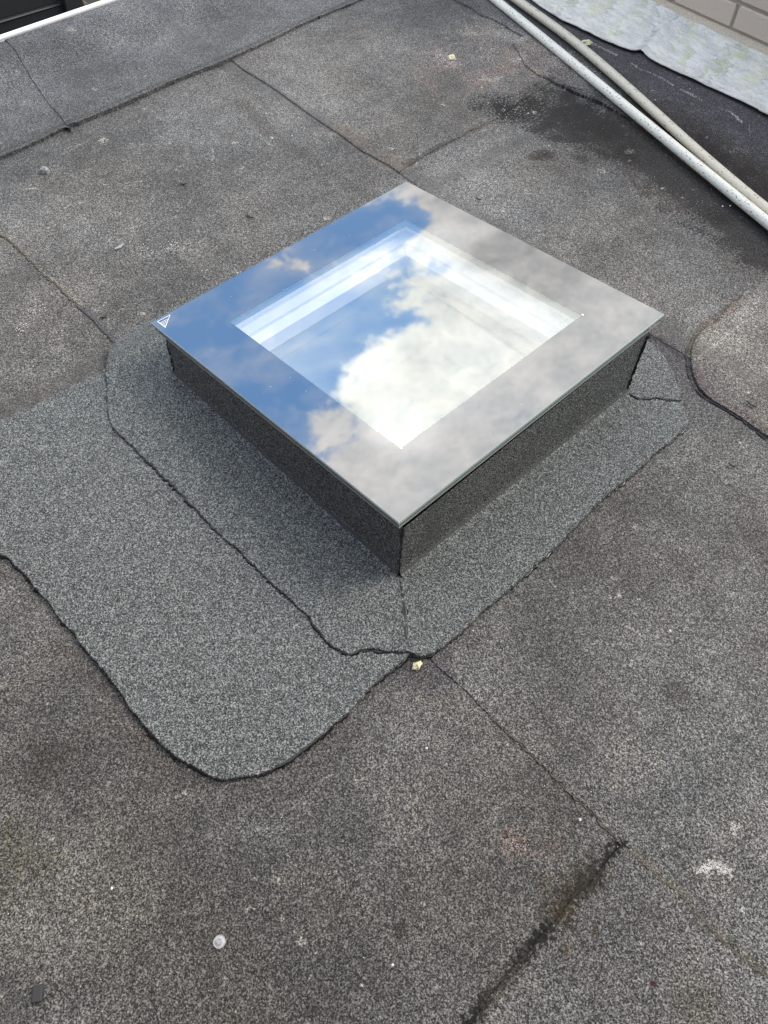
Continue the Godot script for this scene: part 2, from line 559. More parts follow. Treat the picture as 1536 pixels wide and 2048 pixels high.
	for i in 150:
		var u := rng.randf_range(0, 1536)
		var v := rng.randf_range(250, 2040)
		var a := rng.randf_range(0, TAU)
		var l := rng.randf_range(5, 22)
		scratch(u, v, u + cos(a) * l, v + sin(a) * l, 0.0013, rng.randf_range(0.25, 0.55))
	for q in [[330, 470, 70], [250, 420, 60], [120, 380, 60], [420, 520, 60], [60, 640, 60], [180, 560, 50], [560, 60, 40], [700, 180, 60], [760, 90, 60], [640, 250, 40], [1250, 1500, 60], [1480, 1650, 60], [1420, 1750, 40], [640, 1800, 70], [250, 1800, 60], [1000, 1960, 60], [1200, 450, 60], [1100, 500, 50], [1450, 700, 60], [1340, 620, 40]]:
		blot(q[0], q[1], q[2], Color(0.86, 0.84, 0.81), 0.30, 1.5, 1.6)
	# scuffed ground on the left: lots of light scrapes
	for i in 130:
		var u := rng.randf_range(10, 520)
		var v := rng.randf_range(330, 760)
		var a := rng.randf_range(-0.9, 0.4)
		var l := rng.randf_range(6, 26)
		scratch(u, v, u + cos(a) * l, v + sin(a) * l, 0.0016, rng.randf_range(0.3, 0.65))


func felt(tint: Color, worn := true, relief := 0.07, rough := 0.82) -> StandardMaterial3D:
	var m := StandardMaterial3D.new()
	m.albedo_texture = M.grain
	m.albedo_color = tint
	m.roughness = rough
	m.metallic_specular = 0.42
	m.heightmap_enabled = true
	m.heightmap_texture = M.grain_h
	m.heightmap_scale = relief
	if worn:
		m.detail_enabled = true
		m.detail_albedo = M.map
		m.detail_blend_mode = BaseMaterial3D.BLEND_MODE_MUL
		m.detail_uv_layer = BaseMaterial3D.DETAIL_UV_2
	return m


func plain(c: Color, rough := 0.6, metal := 0.0, spec := 0.5) -> StandardMaterial3D:
	var m := StandardMaterial3D.new()
	m.albedo_color = Color(srgb(c.r), srgb(c.g), srgb(c.b))
	m.roughness = rough
	m.metallic = metal
	m.metallic_specular = spec
	return m


func painted(n: int, f: Callable) -> ImageTexture:
	var im := Image.create(n, n, false, Image.FORMAT_RGB8)
	for y in n:
		for x in n:
			im.set_pixel(x, y, f.call(x, y))
	return ImageTexture.create_from_image(im)


func make_materials() -> void:
	M.felt_old = felt(Color(0.845, 0.845, 0.835))
	M.felt_left = felt(Color(0.785, 0.782, 0.77))
	M.felt_warm = felt(Color(0.87, 0.865, 0.85))
	M.felt_pale = felt(Color(1.0, 0.98, 0.945), true, 0.05)
	M.felt_edge = felt(Color(0.785, 0.80, 0.81), true, 0.10, 0.75)
	M.felt_dark = felt(Color(0.86, 0.85, 0.845), true, 0.06)
	M.felt_new = felt(Color(0.555, 0.58, 0.578), false, 0.12, 0.75)
	M.bitumen = plain(Color(0.010, 0.010, 0.011), 0.22)
	# glass with a solar coating: it mirrors about a third of the sky, more over the clear part
	var b := plain(Color(0.29, 0.292, 0.293), 0.0, 1.0)
	M.border = b
	var g := StandardMaterial3D.new()
	g.transparency = BaseMaterial3D.TRANSPARENCY_ALPHA
	var one := Image.create(4, 4, false, Image.FORMAT_RGB8)
	one.fill(Color(1, 1, 1))
	g.albedo_texture = ImageTexture.create_from_image(one)
	g.albedo_color = Color(0.965, 0.985, 0.965, 0.40)
	g.metallic = 1.0
	g.roughness = 0.0
	M.glass = g
	M.glass_edge = plain(Color(0.34, 0.40, 0.385), 0.25)
	M.spacer = plain(Color(0.16, 0.17, 0.18), 0.5)
	M.frame_dark = plain(Color(0.03, 0.03, 0.032), 0.5)
	M.upvc = plain(Color(0.88, 0.885, 0.87), 0.35)
	M.house = plain(Color(0.17, 0.12, 0.09), 0.9)  # for the added wall out of view
	M.board = plain(Color(0.70, 0.70, 0.66), 0.7)
	M.sealant = plain(Color(0.85, 0.85, 0.83), 0.5)
	M.print = plain(Color(0.72, 0.77, 0.78), 0.6)
	M.trim = plain(Color(0.82, 0.82, 0.80), 0.35)
	M.paint_black = plain(Color(0.012, 0.012, 0.013), 0.45)
	M.lip = plain(Color(0.045, 0.045, 0.043), 0.5)  # board paint lightened, as if the top edge caught the light
	M.soil = plain(Color(0.02, 0.018, 0.014), 0.95)
	M.bark = plain(Color(0.22, 0.13, 0.09), 0.8)
	M.leaf = plain(Color(0.12, 0.17, 0.025), 0.5)
	M.leaf.backlight_enabled = true
	M.leaf.backlight = Color(0.3, 0.4, 0.05)
	M.chip_white = plain(Color(0.72, 0.71, 0.67), 0.8)
	M.stone = plain(Color(0.30, 0.305, 0.30), 0.9)
	M.slate = plain(Color(0.035, 0.037, 0.042), 0.7)
	M.lichen = plain(Color(0.62, 0.57, 0.38), 0.95)
	M.yellow = plain(Color(0.62, 0.60, 0.36), 0.8)
	M.granule = plain(Color(1, 1, 1), 0.6)
	M.granule.vertex_color_use_as_albedo = true
	M.cap = plain(Color(0.62, 0.64, 0.66), 0.25)
	M.cap.transparency = BaseMaterial3D.TRANSPARENCY_ALPHA
	M.cap.albedo_color.a = 0.55
	M.room = plain(Color(0.78, 0.78, 0.75), 0.9)
	M.floor = plain(Color(0.36, 0.31, 0.25), 0.6)
	# painted masonry
	var nb := noise_bytes(256, 256, FastNoiseLite.TYPE_SIMPLEX, 0.12, 41, 4)
	var bt := painted(256, func(x, y):
		var k: float = 0.86 + 0.28 * (nb[y * 256 + x] / 255.0 - 0.5)
		return Color(k, k * 0.985, k * 0.965))
	var bh := ImageTexture.create_from_image(Image.create_from_data(256, 256, false, Image.FORMAT_L8, nb))
	for q in [["brick", Color(0.82, 0.72, 0.61), 0.15], ["brick_pale", Color(0.85, 0.75, 0.64), 0.15], ["brick_dull", Color(0.78, 0.69, 0.58), 0.15], ["mortar", Color(0.72, 0.64, 0.54), 0.6], ["fillet", Color(0.80, 0.71, 0.57), 0.25], ["silt", Color(0.185, 0.175, 0.150), 0.5], ["silt_grey", Color(0.12, 0.12, 0.122), 0.4]]:
		var m := plain(q[1], 0.85)
		m.albedo_texture = bt
		m.heightmap_enabled = true
		m.heightmap_texture = bh
		m.heightmap_scale = q[2]
		m.uv1_scale = Vector3(14, 14, 14)
		M[q[0]] = m
	# weathered lead: pale bloom, streaks of algae running down it, scuffs
	var n := 512
	var f1 := noise_bytes(n, n, FastNoiseLite.TYPE_SIMPLEX_SMOOTH, 0.012, 51, 5)
	var f2 := noise_bytes(n, n, FastNoiseLite.TYPE_SIMPLEX, 0.10, 52, 3)
	rng.seed = 53
	var streaks := []
	for i in 34:
		streaks.append([rng.randf() * n, rng.randf_range(3.0, 14.0), rng.randf_range(0.35, 1.15), rng.randf_range(-0.12, 0.25), i % 3, rng.randf_range(0.35, 0.85)])
	M.lead = StandardMaterial3D.new()
	M.lead.albedo_texture = painted(n, func(x, y):
		# x runs along the wall, y from the wall down
		var a: float = f1[y * n + x] / 255.0
		var e: float = f2[y * n + x] / 255.0
		var l: float = 0.68 + 0.14 * (a - 0.5) + 0.18 * (e - 0.5)
		var c := Color(l, l * 0.97, l * 0.87)
		for q in streaks:
			var dx: float = x + (a - 0.5) * 60.0 - q[0] - y * q[3]
			dx = absf(fposmod(dx + n * 0.5, n) - n * 0.5) / q[1]
			if dx > 1.0 or y > n * q[2]: continue
			var k: float = (1.0 - dx) * q[5] * clampf((e - 0.15) * 2.2, 0.0, 1.0) * clampf((q[2] - y / float(n)) * 5.0, 0.0, 1.0)
			c = c.lerp([Color(0.60, 0.58, 0.20), Color(0.30, 0.33, 0.35), Color(0.45, 0.50, 0.36)][q[4]], k)
		if e > 0.78 and a < 0.45: c = c.lerp(Color(0.10, 0.10, 0.10), 0.7)
		if e > 0.70 and a > 0.6: c = c.lerp(Color(0.76, 0.76, 0.73), 0.5)
		return Color(srgb(c.r), srgb(c.g), srgb(c.b)))
	M.lead.roughness = 0.62
	M.lead.metallic_specular = 0.5
	M.lead.heightmap_enabled = true
	M.lead.heightmap_texture = ImageTexture.create_from_image(Image.create_from_data(n, n, false, Image.FORMAT_L8, noise_bytes(n, n, FastNoiseLite.TYPE_SIMPLEX_SMOOTH, 0.016, 57, 5)))
	M.lead.heightmap_scale = 0.6
	# two lengths of dirty plastic pipe: specks of grit and a green film in blotches
	for q in [["pipe", Color(0.78, 0.77, 0.67), 61], ["pipe_tan", Color(0.62, 0.575, 0.46), 71]]:
		var sp := noise_bytes(n, n, FastNoiseLite.TYPE_CELLULAR, 0.075, q[2], 1, true)
		var cl := noise_bytes(n, n, FastNoiseLite.TYPE_SIMPLEX_SMOOTH, 0.011, q[2] + 1, 4)
		var fi := noise_bytes(n, n, FastNoiseLite.TYPE_SIMPLEX, 0.16, q[2] + 2, 3)
		var m := StandardMaterial3D.new()
		var tint: Color = q[1]
		m.albedo_texture = painted(n, func(x, y):
			var i: int = y * n + x
			var c: Color = tint * (0.90 + 0.22 * (fi[i] / 255.0 - 0.5))
			var k: float = cl[i] / 255.0
			if sp[i] > 228 and cl[(i + 90 * n + 200) % (n * n)] + (fi[i] - 128) / 3 > 150 and fi[i] > 116: c = Color(0.03, 0.03, 0.025)
			return Color(srgb(c.r), srgb(c.g), srgb(c.b)))
		m.roughness = 0.38
		m.metallic_specular = 0.5
		M[q[0]] = m


# ------------------------------------------------------------------ sky: a layer of broken cloud under blue
func make_sky() -> Texture2D:
	# where the skylight mirrors the cloud layer: [x / y, z / y of the direction, cover, brightness]
	var anchors := [[0.534,-1.426,0.25,0.60],[0.636,-1.438,0.20,0.60],[0.716,-1.453,0.25,0.60],[0.856,-1.390,0.50,0.55],[0.765,-1.385,0.12,0.60],[0.938,-1.379,0.08,0.60],[1.029,-1.375,0.04,0.60],[1.078,-1.359,0.25,0.70],[1.130,-1.361,0.45,0.85],[1.175,-1.373,0.60,0.70],[1.239,-1.401,0.70,0.60],[1.147,-1.415,0.65,0.65],[1.148,-1.295,0.25,0.60],[1.230,-1.292,0.85,0.50],[1.199,-1.183,0.90,0.50],[1.156,-1.174,0.85,0.80],[1.161,-1.029,0.95,0.42],[1.139,-0.874,0.95,0.45],[1.157,-0.763,0.95,0.60],[1.175,-0.659,0.95,0.68],[0.534,-1.292,0.10,0.60],[0.511,-1.173,0.00,0.60],[0.529,-1.081,0.00,0.60],[0.545,-1.039,0.00,0.60],[0.561,-0.998,0.50,0.80],[0.559,-0.937,0.90,0.75],[0.497,-0.893,0.45,0.70],[0.509,-0.936,0.30,0.70],[0.508,-0.978,0.00,0.70],[0.467,-0.817,0.60,0.70],[0.503,-0.792,1.00,0.65],[0.496,-0.665,0.95,0.70],[0.562,-0.670,1.00,0.72],[0.683,-0.668,1.00,0.70],[0.831,-0.682,1.00,0.75],[0.971,-0.680,1.00,0.66],[1.097,-0.661,1.00,0.68],[0.661,-1.287,0.05,0.60],[0.813,-1.200,0.22,0.70],[0.875,-1.205,0.25,0.70],[0.700,-1.102,0.00,0.60],[0.782,-1.101,0.05,0.60],[0.858,-1.138,0.10,0.60],[0.639,-1.156,0.00,0.60],[0.722,-1.050,0.10,0.60],[0.650,-1.044,0.40,0.90],[0.707,-1.019,0.65,1.00],[0.763,-1.021,0.75,0.95],[0.837,-1.055,0.60,0.80],[0.897,-1.087,0.75,0.70],[0.680,-0.960,1.00,1.00],[0.744,-0.972,0.97,0.90],[0.643,-0.812,1.00,1.00],[0.820,-0.923,0.97,0.75],[0.767,-0.806,1.00,0.85],[0.966,-0.994,0.95,0.65],[0.908,-0.808,1.00,0.75],[1.007,-0.830,1.00,0.65],[0.587,-1.224,0.00,0.60],[0.820,-1.310,0.20,0.60]]
	var w := 3072
	var h := 1536
	var puff := FastNoiseLite.new()
	puff.seed = 5
	puff.frequency = 1.0
	puff.fractal_octaves = 5
	puff.noise_type = FastNoiseLite.TYPE_SIMPLEX_SMOOTH
	var mass := FastNoiseLite.new()
	mass.seed = 12
	mass.frequency = 1.0
	mass.fractal_octaves = 3
	mass.noise_type = FastNoiseLite.TYPE_SIMPLEX_SMOOTH
	var data := PackedFloat32Array()
	data.resize(w * h * 3)
	var o := 0
	for y in h:
		var th := PI * (y + 0.5) / h
		var up := cos(th)
		var si := sin(th)
		for x in w:
			if up <= 0.0:
				data[o] = 0.30; data[o + 1] = 0.30; data[o + 2] = 0.30
				o += 3
				continue
			var a := TAU * (x + 0.5) / w
			var dx := sin(a) * si
			var dz := -cos(a) * si
			var e := up + 0.04
			var px := dx / e
			var pz := dz / e
			var m := mass.get_noise_2d(px * 0.55 + 4.0, pz * 0.55)
			var cover := clampf(0.66 + m * 1.3 , 0.05, 1.0)
			var tone := 0.66 + 0.30 * mass.get_noise_2d(px * 0.9 + 31.0, pz * 0.9 + 7.0)
			if px > -0.3 and px < 2.0 and pz < 0.1 and pz > -2.2:
				# near the mirrored part of the sky, follow what the glass shows
				var gx := dx / up
				var gz := dz / up
				var sw := 0.0
				var sc := 0.0
				var stn := 0.0
				var near := 1e9
				for q in anchors:
					var ddx: float = gx - q[0]
					var ddz: float = gz - q[1]
					var d2 := ddx * ddx + ddz * ddz
					near = minf(near, d2)
					var wt := 1.0 / (d2 * d2 + 1e-6)
					sw += wt
					sc += wt * q[2]
					stn += wt * q[3]
				var k := clampf(1.5 - sqrt(near) / 0.16, 0.0, 1.0)
				cover = lerpf(cover, 0.06 + 0.94 * sc / sw, k)
				tone = lerpf(tone, stn / sw, k)
			var wx := puff.get_noise_2d(px * 6.0 + 90.0, pz * 6.0) * 0.05
			var n1 := puff.get_noise_2d((px + wx) * 4.2, (pz - wx) * 4.2)
			var n2 := puff.get_noise_2d((px + wx) * 11.0 + 40.0, (pz + wx) * 11.0)
			var n3 := puff.get_noise_2d(px * 45.0 + wx * 8.0, pz * 45.0)
			var d := cover + n1 * 0.40 + n2 * 0.26 + n3 * 0.09 - 0.40
			var c := clampf(d * 2.6, 0.0, 1.0)
			c = c * c * (3.0 - 2.0 * c)
			var veil := clampf(0.16 + 0.34 * cover + n1 * 0.55 + n2 * 0.25, 0.0, 0.5)
			c = maxf(c, veil * 0.55)
			# blue air, paler towards the horizon
			var hz := pow(1.0 - up, 3.0)
			var r := lerpf(0.34, 0.66, hz)
			var g := lerpf(0.68, 0.84, hz)
			var b := lerpf(1.32, 1.08, hz)
			var l := 0.76 + 1.85 * (tone - 0.3) + n1 * 0.24 + n2 * 0.30 + n3 * 0.14
			var wm := n2 * 0.035 + n1 * 0.02
			l += 0.15 * (1.0 - c)
			data[o] = lerpf(r, l * (1.005 + wm), c)
			data[o + 1] = lerpf(g, l * 0.995, c)
			data[o + 2] = lerpf(b, l * (0.99 - wm), c)
			o += 3
	var im := Image.create_from_data(w, h, false, Image.FORMAT_RGBF, data.to_byte_array())
	return ImageTexture.create_from_image(im)


# ------------------------------------------------------------------ the roof
var seam_a: PackedVector2Array
var seam_b: PackedVector2Array
var seam_c: PackedVector2Array
var seam_d: PackedVector2Array
var seam_e: PackedVector2Array
var seam_g: PackedVector2Array


func wall_x(z: float) -> float:
	return 2.10 - 0.09 * (z + 0.72)


func edge_y(x: float, z: float) -> float:
	# the strip along the roof's edge turns up to the trim
	var t := clampf((-1.90 - z) / 0.20, 0.0, 1.0)
	return 0.011 + 0.045 * t * t * (3.0 - 2.0 * t)


func make_roof() -> void:
	var roof := base("roof")
	tag(roof, "", "", "", "structure")
	seam_a = ragged(join([Vector2(-2.6, -1.62), Vector2(-0.4, -1.64), pts([[-40, 330], [0, 312], [50, 292], [100, 268], [135, 252], [160, 243], [200, 226], [250, 205], [300, 183], [350, 160], [400, 140], [450, 122], [500, 98], [550, 76], [600, 50], [650, 28], [700, 8], [722, -2]], 0.011), Vector2(1.75, -1.775), Vector2(2.3, -1.80)]), 0.004, 0.008)
	seam_b = ragged(join([at2(5, 469).lerp(Vector2(-0.035, -1.9), 1.0), pts([[5, 469], [42, 501], [83, 544], [125, 581], [167, 617], [198, 646], [226, 682]]), Vector2(-0.058, -0.4), pts([[875, 1332], [933, 1382], [988, 1437], [1048, 1490], [1098, 1545], [1168, 1607], [1208, 1650], [1245, 1690], [1308, 1740], [1368, 1790], [1418, 1850], [1478, 1905], [1536, 1952]]), Vector2(-0.07, 2.2)]), 0.0022, 0.007)
	seam_c = ragged(join([Vector2(0.94, -1.9), pts([[465, 124], [488, 143], [527, 166], [556, 186], [620, 232], [677, 270], [726, 306], [775, 332], [823, 365]]), Vector2(0.86, -0.4), Vector2(0.845, 2.2)]), 0.0014, 0.008)
	seam_d = ragged(pts([[1180, 110], [1105, 165], [1073, 186], [1044, 203], [995, 238], [966, 252], [937, 268], [898, 287], [870, 300], [805, 341], [780, 360]]), 0.003, 0.007)
	seam_e = ragged(join([Vector2(1.79, -1.95), pts([[898, 0], [941, 21], [960, 35], [984, 43], [1005, 55], [1019, 64], [1048, 79], [1025, 94], [1036, 109], [1050, 135], [1073, 154], [1097, 164], [1150, 190], [1195, 209], [1260, 245], [1340, 300], [1440, 372], [1560, 470]]), Vector2(1.42, 0.4), Vector2(1.40, 2.2)]), 0.004, 0.007)
	seam_g = ragged(join([at2(1246, 1686), pts([[1240, 1692], [1215, 1717], [1195, 1745], [1170, 1775], [1140, 1803], [1115, 1840], [1090, 1865], [1060, 1900], [1020, 1945], [985, 1985], [955, 2030], [935, 2060]]), Vector2(-1.2, 0.54), Vector2(-2.6, 0.55)]), 0.002, 0.007)

	# left sheet, up to the end lap
	var mb := MB.new()
	sheet_into(mb, [PackedVector2Array([Vector2(-2.6, -2.0), Vector2(0.0, -2.0), Vector2(0.0, 0.70), Vector2(-2.6, 0.70)])], 0.0, [])
	commit(mb, "felt_sheet", M.felt_left, roof)
	# the sheet beyond the end lap
	mb = MB.new()
	sheet_into(mb, [join([seam_g, Vector2(-2.6, 2.2), Vector2(-0.02, 2.2), Vector2(-0.02, 0.52)])], 0.0015, [seam_g])
	commit(mb, "felt_sheet", M.felt_old, roof)
	# the sheet the skylight stands on, in two halves round its opening
	mb = MB.new()
	var b1 := PackedVector2Array()
	var b2 := PackedVector2Array()
	for p in seam_b:
		if p.y < -0.33: b1.append(p)
		else: b2.append(p)
	var up_half := join([b1, Vector2(-0.055, -0.33), Vector2(0.07, -0.33), Vector2(0.07, -0.59), Vector2(0.59, -0.59), Vector2(0.59, -0.33), Vector2(0.95, -0.33), Vector2(0.95, -1.9)])
	var low_half := join([Vector2(-0.055, -0.33), b2, Vector2(0.95, 2.2), Vector2(0.95, -0.33), Vector2(0.59, -0.33), Vector2(0.59, -0.07), Vector2(0.07, -0.07), Vector2(0.07, -0.33)])
	sheet_into(mb, [up_half, low_half], 0.0017, [seam_b])
	commit(mb, "felt_sheet", M.felt_old, roof)
	# two sheets behind and beside it, either side of their end lap
	mb = MB.new()
	var c1 := PackedVector2Array()
	for p in seam_c:
		c1.append(p)
	sheet_into(mb, [join([c1, Vector2(1.7, 2.2), Vector2(2.05, -1.0), Vector2(2.05, -1.9)])], 0.0031, [seam_c])
	commit(mb, "felt_sheet", M.felt_warm, roof)
	mb = MB.new()
	var c2 := PackedVector2Array()
	for p in seam_c:
		if p.y < seam_d[seam_d.size() - 1].y: c2.append(p + Vector2(0.0012, 0))
	var dd := PackedVector2Array()
	for i in seam_d.size():
		if seam_d[i].x > c2[c2.size() - 1].x + 0.002: dd.append(seam_d[i])
	dd.reverse()
	sheet_into(mb, [join([c2, dd, Vector2(2.05, -1.2), Vector2(2.05, -1.9)])], 0.0050, [dd, c2])
	commit(mb, "felt_sheet", M.felt_warm, roof)
	# the dark strip turned up against the wall
	mb = MB.new()
	var e_poly := join([seam_e, Vector2(1.84, 2.2), Vector2(2.035, -2.1), Vector2(1.8, -2.1)])
	sheet_into(mb, [e_poly], 0.0115, [seam_e])
	for i in 20:
		var z0 := -2.1 + i * 0.215
		var z1 := z0 + 0.215
		var x0 := lerpf(2.035, 1.84, (z0 + 2.1) / 4.3)
		var x1 := lerpf(2.035, 1.84, (z1 + 2.1) / 4.3)
		mb.quad(Vector3(x0 - 0.012, 0.0113, z0), Vector3(x1 - 0.012, 0.0113, z1), Vector3(wall_x(z1) + 0.01, 0.075, z1), Vector3(wall_x(z0) + 0.01, 0.075, z0), Vector3(-0.45, 0.9, 0).normalized())
	commit(mb, "felt_sheet", M.felt_dark, roof)
	# patch with a rounded corner
	mb = MB.new()
	var f_line := ragged(smooth(pts([[1600, 515], [1545, 553], [1530, 562], [1510, 575], [1490, 582], [1478, 598], [1465, 604], [1445, 630], [1430, 645], [1405, 659], [1390, 680], [1383, 705], [1386, 735], [1396, 765], [1412, 785], [1432, 800], [1462, 817], [1495, 840], [1520, 858], [1560, 885], [1640, 945]], 0.009), 1), 0.0012, 0.006)
	sheet_into(mb, [join([f_line, Vector2(1.6, 1.2), Vector2(1.75, 0.2)])], 0.0070, [f_line])
	var patch := commit(mb, "felt_sheet", M.felt_pale, roof)
	bead(ragged(smooth(pts([[1405, 659], [1384, 675], [1372, 702], [1376, 738], [1388, 770], [1408, 792], [1435, 808], [1468, 826], [1500, 850], [1545, 888]], 0.006), 1), 0.002, 0.006), 0.0040, 0.0032, 0.0016, "bitumen_bead", patch, 3.0, 0.1)
	bead(f_line.slice(int(f_line.size() * 0.05), int(f_line.size() * 0.95)), 0.0040, 0.0026, 0.0020, "bitumen_bead", patch, 7.0, 0.22)
	# strips along the roof's edge: three lengths, each lapped over the next
	var laps := [-2.6, null, null, 2.4]
	var lap1 := ragged(join([pts([[143, 258], [135, 250], [100, 210], [75, 175], [60, 155], [40, 130]], 0.011), Vector2(0.425, -2.13)]), 0.0022, 0.006)
	var lap2 := ragged(join([pts([[640, 34], [632, 28], [618, 18], [600, 12], [594, 4]], 0.011), Vector2(1.36, -2.0), Vector2(1.365, -2.13)]), 0.004, 0.006)
	var zedge := -2.115
	edge_strip(roof, PackedVector2Array([Vector2(-2.6, -1.6), Vector2(-2.6, -2.13)]), lap1, zedge, 0.0, false)
	edge_strip(roof, lap1, lap2, zedge, 0.0028, true)
	edge_strip(roof, lap2, PackedVector2Array([Vector2(2.30, -1.6), Vector2(2.30, -2.13)]), zedge, 0.0012, true)
	# boarded deck below the felt, open under the skylight
	mb = MB.new()
	for r in [[-2.6, 0.07, -2.10, 2.2], [0.59, 2.2, -2.10, 2.2], [0.07, 0.59, -2.10, -0.59], [0.07, 0.59, -0.07, 2.2]]:
		mb.box(Transform3D.IDENTITY, Vector3(r[0], -0.14, r[2]), Vector3(r[1], -0.002, r[3]))
	commit(mb, "deck", M.board, roof)
	# white edge trim: an upstanding rounded lip
	mb = MB.new()
	tube_into(mb, [Vector3(-2.6, 0.062, -2.083 + 0.055), Vector3(-1.0, 0.063, -2.104), Vector3(0.4, 0.063, -2.119), Vector3(0.9, 0.063, -2.150), Vector3(2.3, 0.063, -2.19)], func(_s): return 0.0082, 12)
	for seg in [[-2.6, -2.028, -1.0, -2.104], [-1.0, -2.104, 0.4, -2.119], [0.4, -2.119, 0.9, -2.150], [0.9, -2.150, 2.3, -2.19]]:
		mb.quad(Vector3(seg[0], 0.06, seg[1] - 0.0078), Vector3(seg[2], 0.06, seg[3] - 0.0078), Vector3(seg[2], -0.16, seg[3] - 0.014), Vector3(seg[0], -0.16, seg[1] - 0.014), Vector3(0, 0, -1))
		mb.quad(Vector3(seg[0], 0.06, seg[1] + 0.0078), Vector3(seg[2], 0.06, seg[3] + 0.0078), Vector3(seg[2], 0.02, seg[3] + 0.0078), Vector3(seg[0], 0.02, seg[1] + 0.0078), Vector3(0, 0, 1))
	commit(mb, "edge_trim", M.trim, roof)
	# the room below
	mb = MB.new()
	var lo := Vector3(-0.9, -2.5, -1.6)
	var hi := Vector3(1.6, -0.142, 0.9)
	mb.quad(Vector3(lo.x, lo.y, lo.z), Vector3(hi.x, lo.y, lo.z), Vector3(hi.x, hi.y, lo.z), Vector3(lo.x, hi.y, lo.z), Vector3(0, 0, 1))
	mb.quad(Vector3(lo.x, lo.y, hi.z), Vector3(hi.x, lo.y, hi.z), Vector3(hi.x, hi.y, hi.z), Vector3(lo.x, hi.y, hi.z), Vector3(0, 0, -1))
	mb.quad(Vector3(lo.x, lo.y, lo.z), Vector3(lo.x, lo.y, hi.z), Vector3(lo.x, hi.y, hi.z), Vector3(lo.x, hi.y, lo.z), Vector3(1, 0, 0))
	mb.quad(Vector3(hi.x, lo.y, lo.z), Vector3(hi.x, lo.y, hi.z), Vector3(hi.x, hi.y, hi.z), Vector3(hi.x, hi.y, lo.z), Vector3(-1, 0, 0))
	var rm := commit(mb, "room_walls", M.room)
	rm.set_meta("kind", "structure")
	mb = MB.new()
	mb.box(Transform3D.IDENTITY, lo - Vector3(0, 0.1, 0), Vector3(hi.x, lo.y, hi.z))
	commit(mb, "room_floor", M.floor).set_meta("kind", "structure")


func trim_z(x: float) -> float:
	if x < -1.0: return lerpf(-2.028, -2.104, (x + 2.6) / 1.6)
	if x < 0.4: return lerpf(-2.104, -2.119, (x + 1.0) / 1.4)
	if x < 0.9: return lerpf(-2.119, -2.150, (x - 0.4) / 0.5)
	return lerpf(-2.150, -2.19, (x - 0.9) / 1.4)


func edge_strip(roof: Node3D, left: PackedVector2Array, right: PackedVector2Array, _ze: float, lift: float, lapped: bool) -> void:
	# the strip between two laps; seam_a is its near edge, the trim its far one
	var mb := MB.new()
	var xl := left[0].x
	var xr := right[0].x
	var near := PackedVector2Array()
	for p in seam_a:
		if p.x > xl and p.x < xr: near.append(p)
	var zs := [-1.9, -1.93, -1.96, -1.99, -2.02, -2.05, -2.08, -2.11, -2.15, -2.19]
	var fl := func(_x, _z): return 0.0115 + lift
	# flat part
	var ll := PackedVector2Array()
	for p in left:
		if p.y > -1.9: ll.append(p)
	var rl := PackedVector2Array()
	for p in right:
		if p.y > -1.9: rl.append(p)
	var lx := across(left, -1.9)
	var rx := across(right, -1.9)
	var lrev := ll.duplicate()
	lrev.reverse()
	# drop lap points that lie beyond the near edge
	var poly := join([lrev, near, rl, Vector2(rx, -1.9), Vector2(lx, -1.9)])
	sheet_into(mb, [poly], fl, [near] + ([ll] if lapped else []))
	for i in zs.size() - 1:
		var n0 := Vector3(0, 1, 0.0 if i == 0 else 0.3).normalized()
		var xa0 := across(left, zs[i])
		var xa1 := across(left, zs[i + 1])
		var xb0 := across(right, zs[i])
		var xb1 := across(right, zs[i + 1])
		var k := 6
		for j in k:
			var a := Vector3(lerpf(xa0, xb0, float(j) / k), 0, zs[i])
			var b := Vector3(lerpf(xa0, xb0, float(j + 1) / k), 0, zs[i])
			var c := Vector3(lerpf(xa1, xb1, float(j + 1) / k), 0, zs[i + 1])
			var d := Vector3(lerpf(xa1, xb1, float(j) / k), 0, zs[i + 1])
			var q := [a, b, c, d]
			var ns := []
			for m in 4:
				q[m].z = maxf(q[m].z, trim_z(q[m].x))
				q[m].y = edge_y(q[m].x, q[m].z) + 0.0005 + lift
				ns.append(Vector3(0, 0.01, edge_y(0, q[m].z - 0.005) - edge_y(0, q[m].z + 0.005)).normalized())
			mb.tri(q[0], q[1], q[2], ns[0], ns[1], ns[2])
			mb.tri(q[0], q[2], q[3], ns[0], ns[2], ns[3])
		if lapped:
			var p0 := Vector3(xa0, edge_y(0, zs[i]) + lift + 0.0005, zs[i])
			var p1 := Vector3(xa1, edge_y(0, zs[i + 1]) + lift + 0.0005, zs[i + 1])
			mb.quad(p0, p1, p1 - Vector3(0, 0.006, 0), p0 - Vector3(0, 0.006, 0), Vector3(-1, 0, 0))
	var o := commit(mb, "felt_sheet", M.felt_edge, roof)
	if lapped:
		bead(ll, 0.0118, 0.003, 0.0016, "bitumen_bead", o, xl * 10.0, 0.35)


func across(line: PackedVector2Array, z: float) -> float:
	for i in line.size() - 1:
		if (line[i].y >= z and line[i + 1].y <= z) or (line[i].y <= z and line[i + 1].y >= z):
			return lerpf(line[i].x, line[i + 1].x, (z - line[i].y) / (line[i + 1].y - line[i].y + 1e-9))
	return line[line.size() - 1].x if absf(z - line[line.size() - 1].y) < absf(z - line[0].y) else line[0].x


# ------------------------------------------------------------------ the skylight
func glass_y(x: float, z: float) -> float:
	# height of the pane's upper face
	var n := gT.basis.y
	return gT.origin.y - (n.x * (x - gT.origin.x) + n.z * (z - gT.origin.z)) / n.y


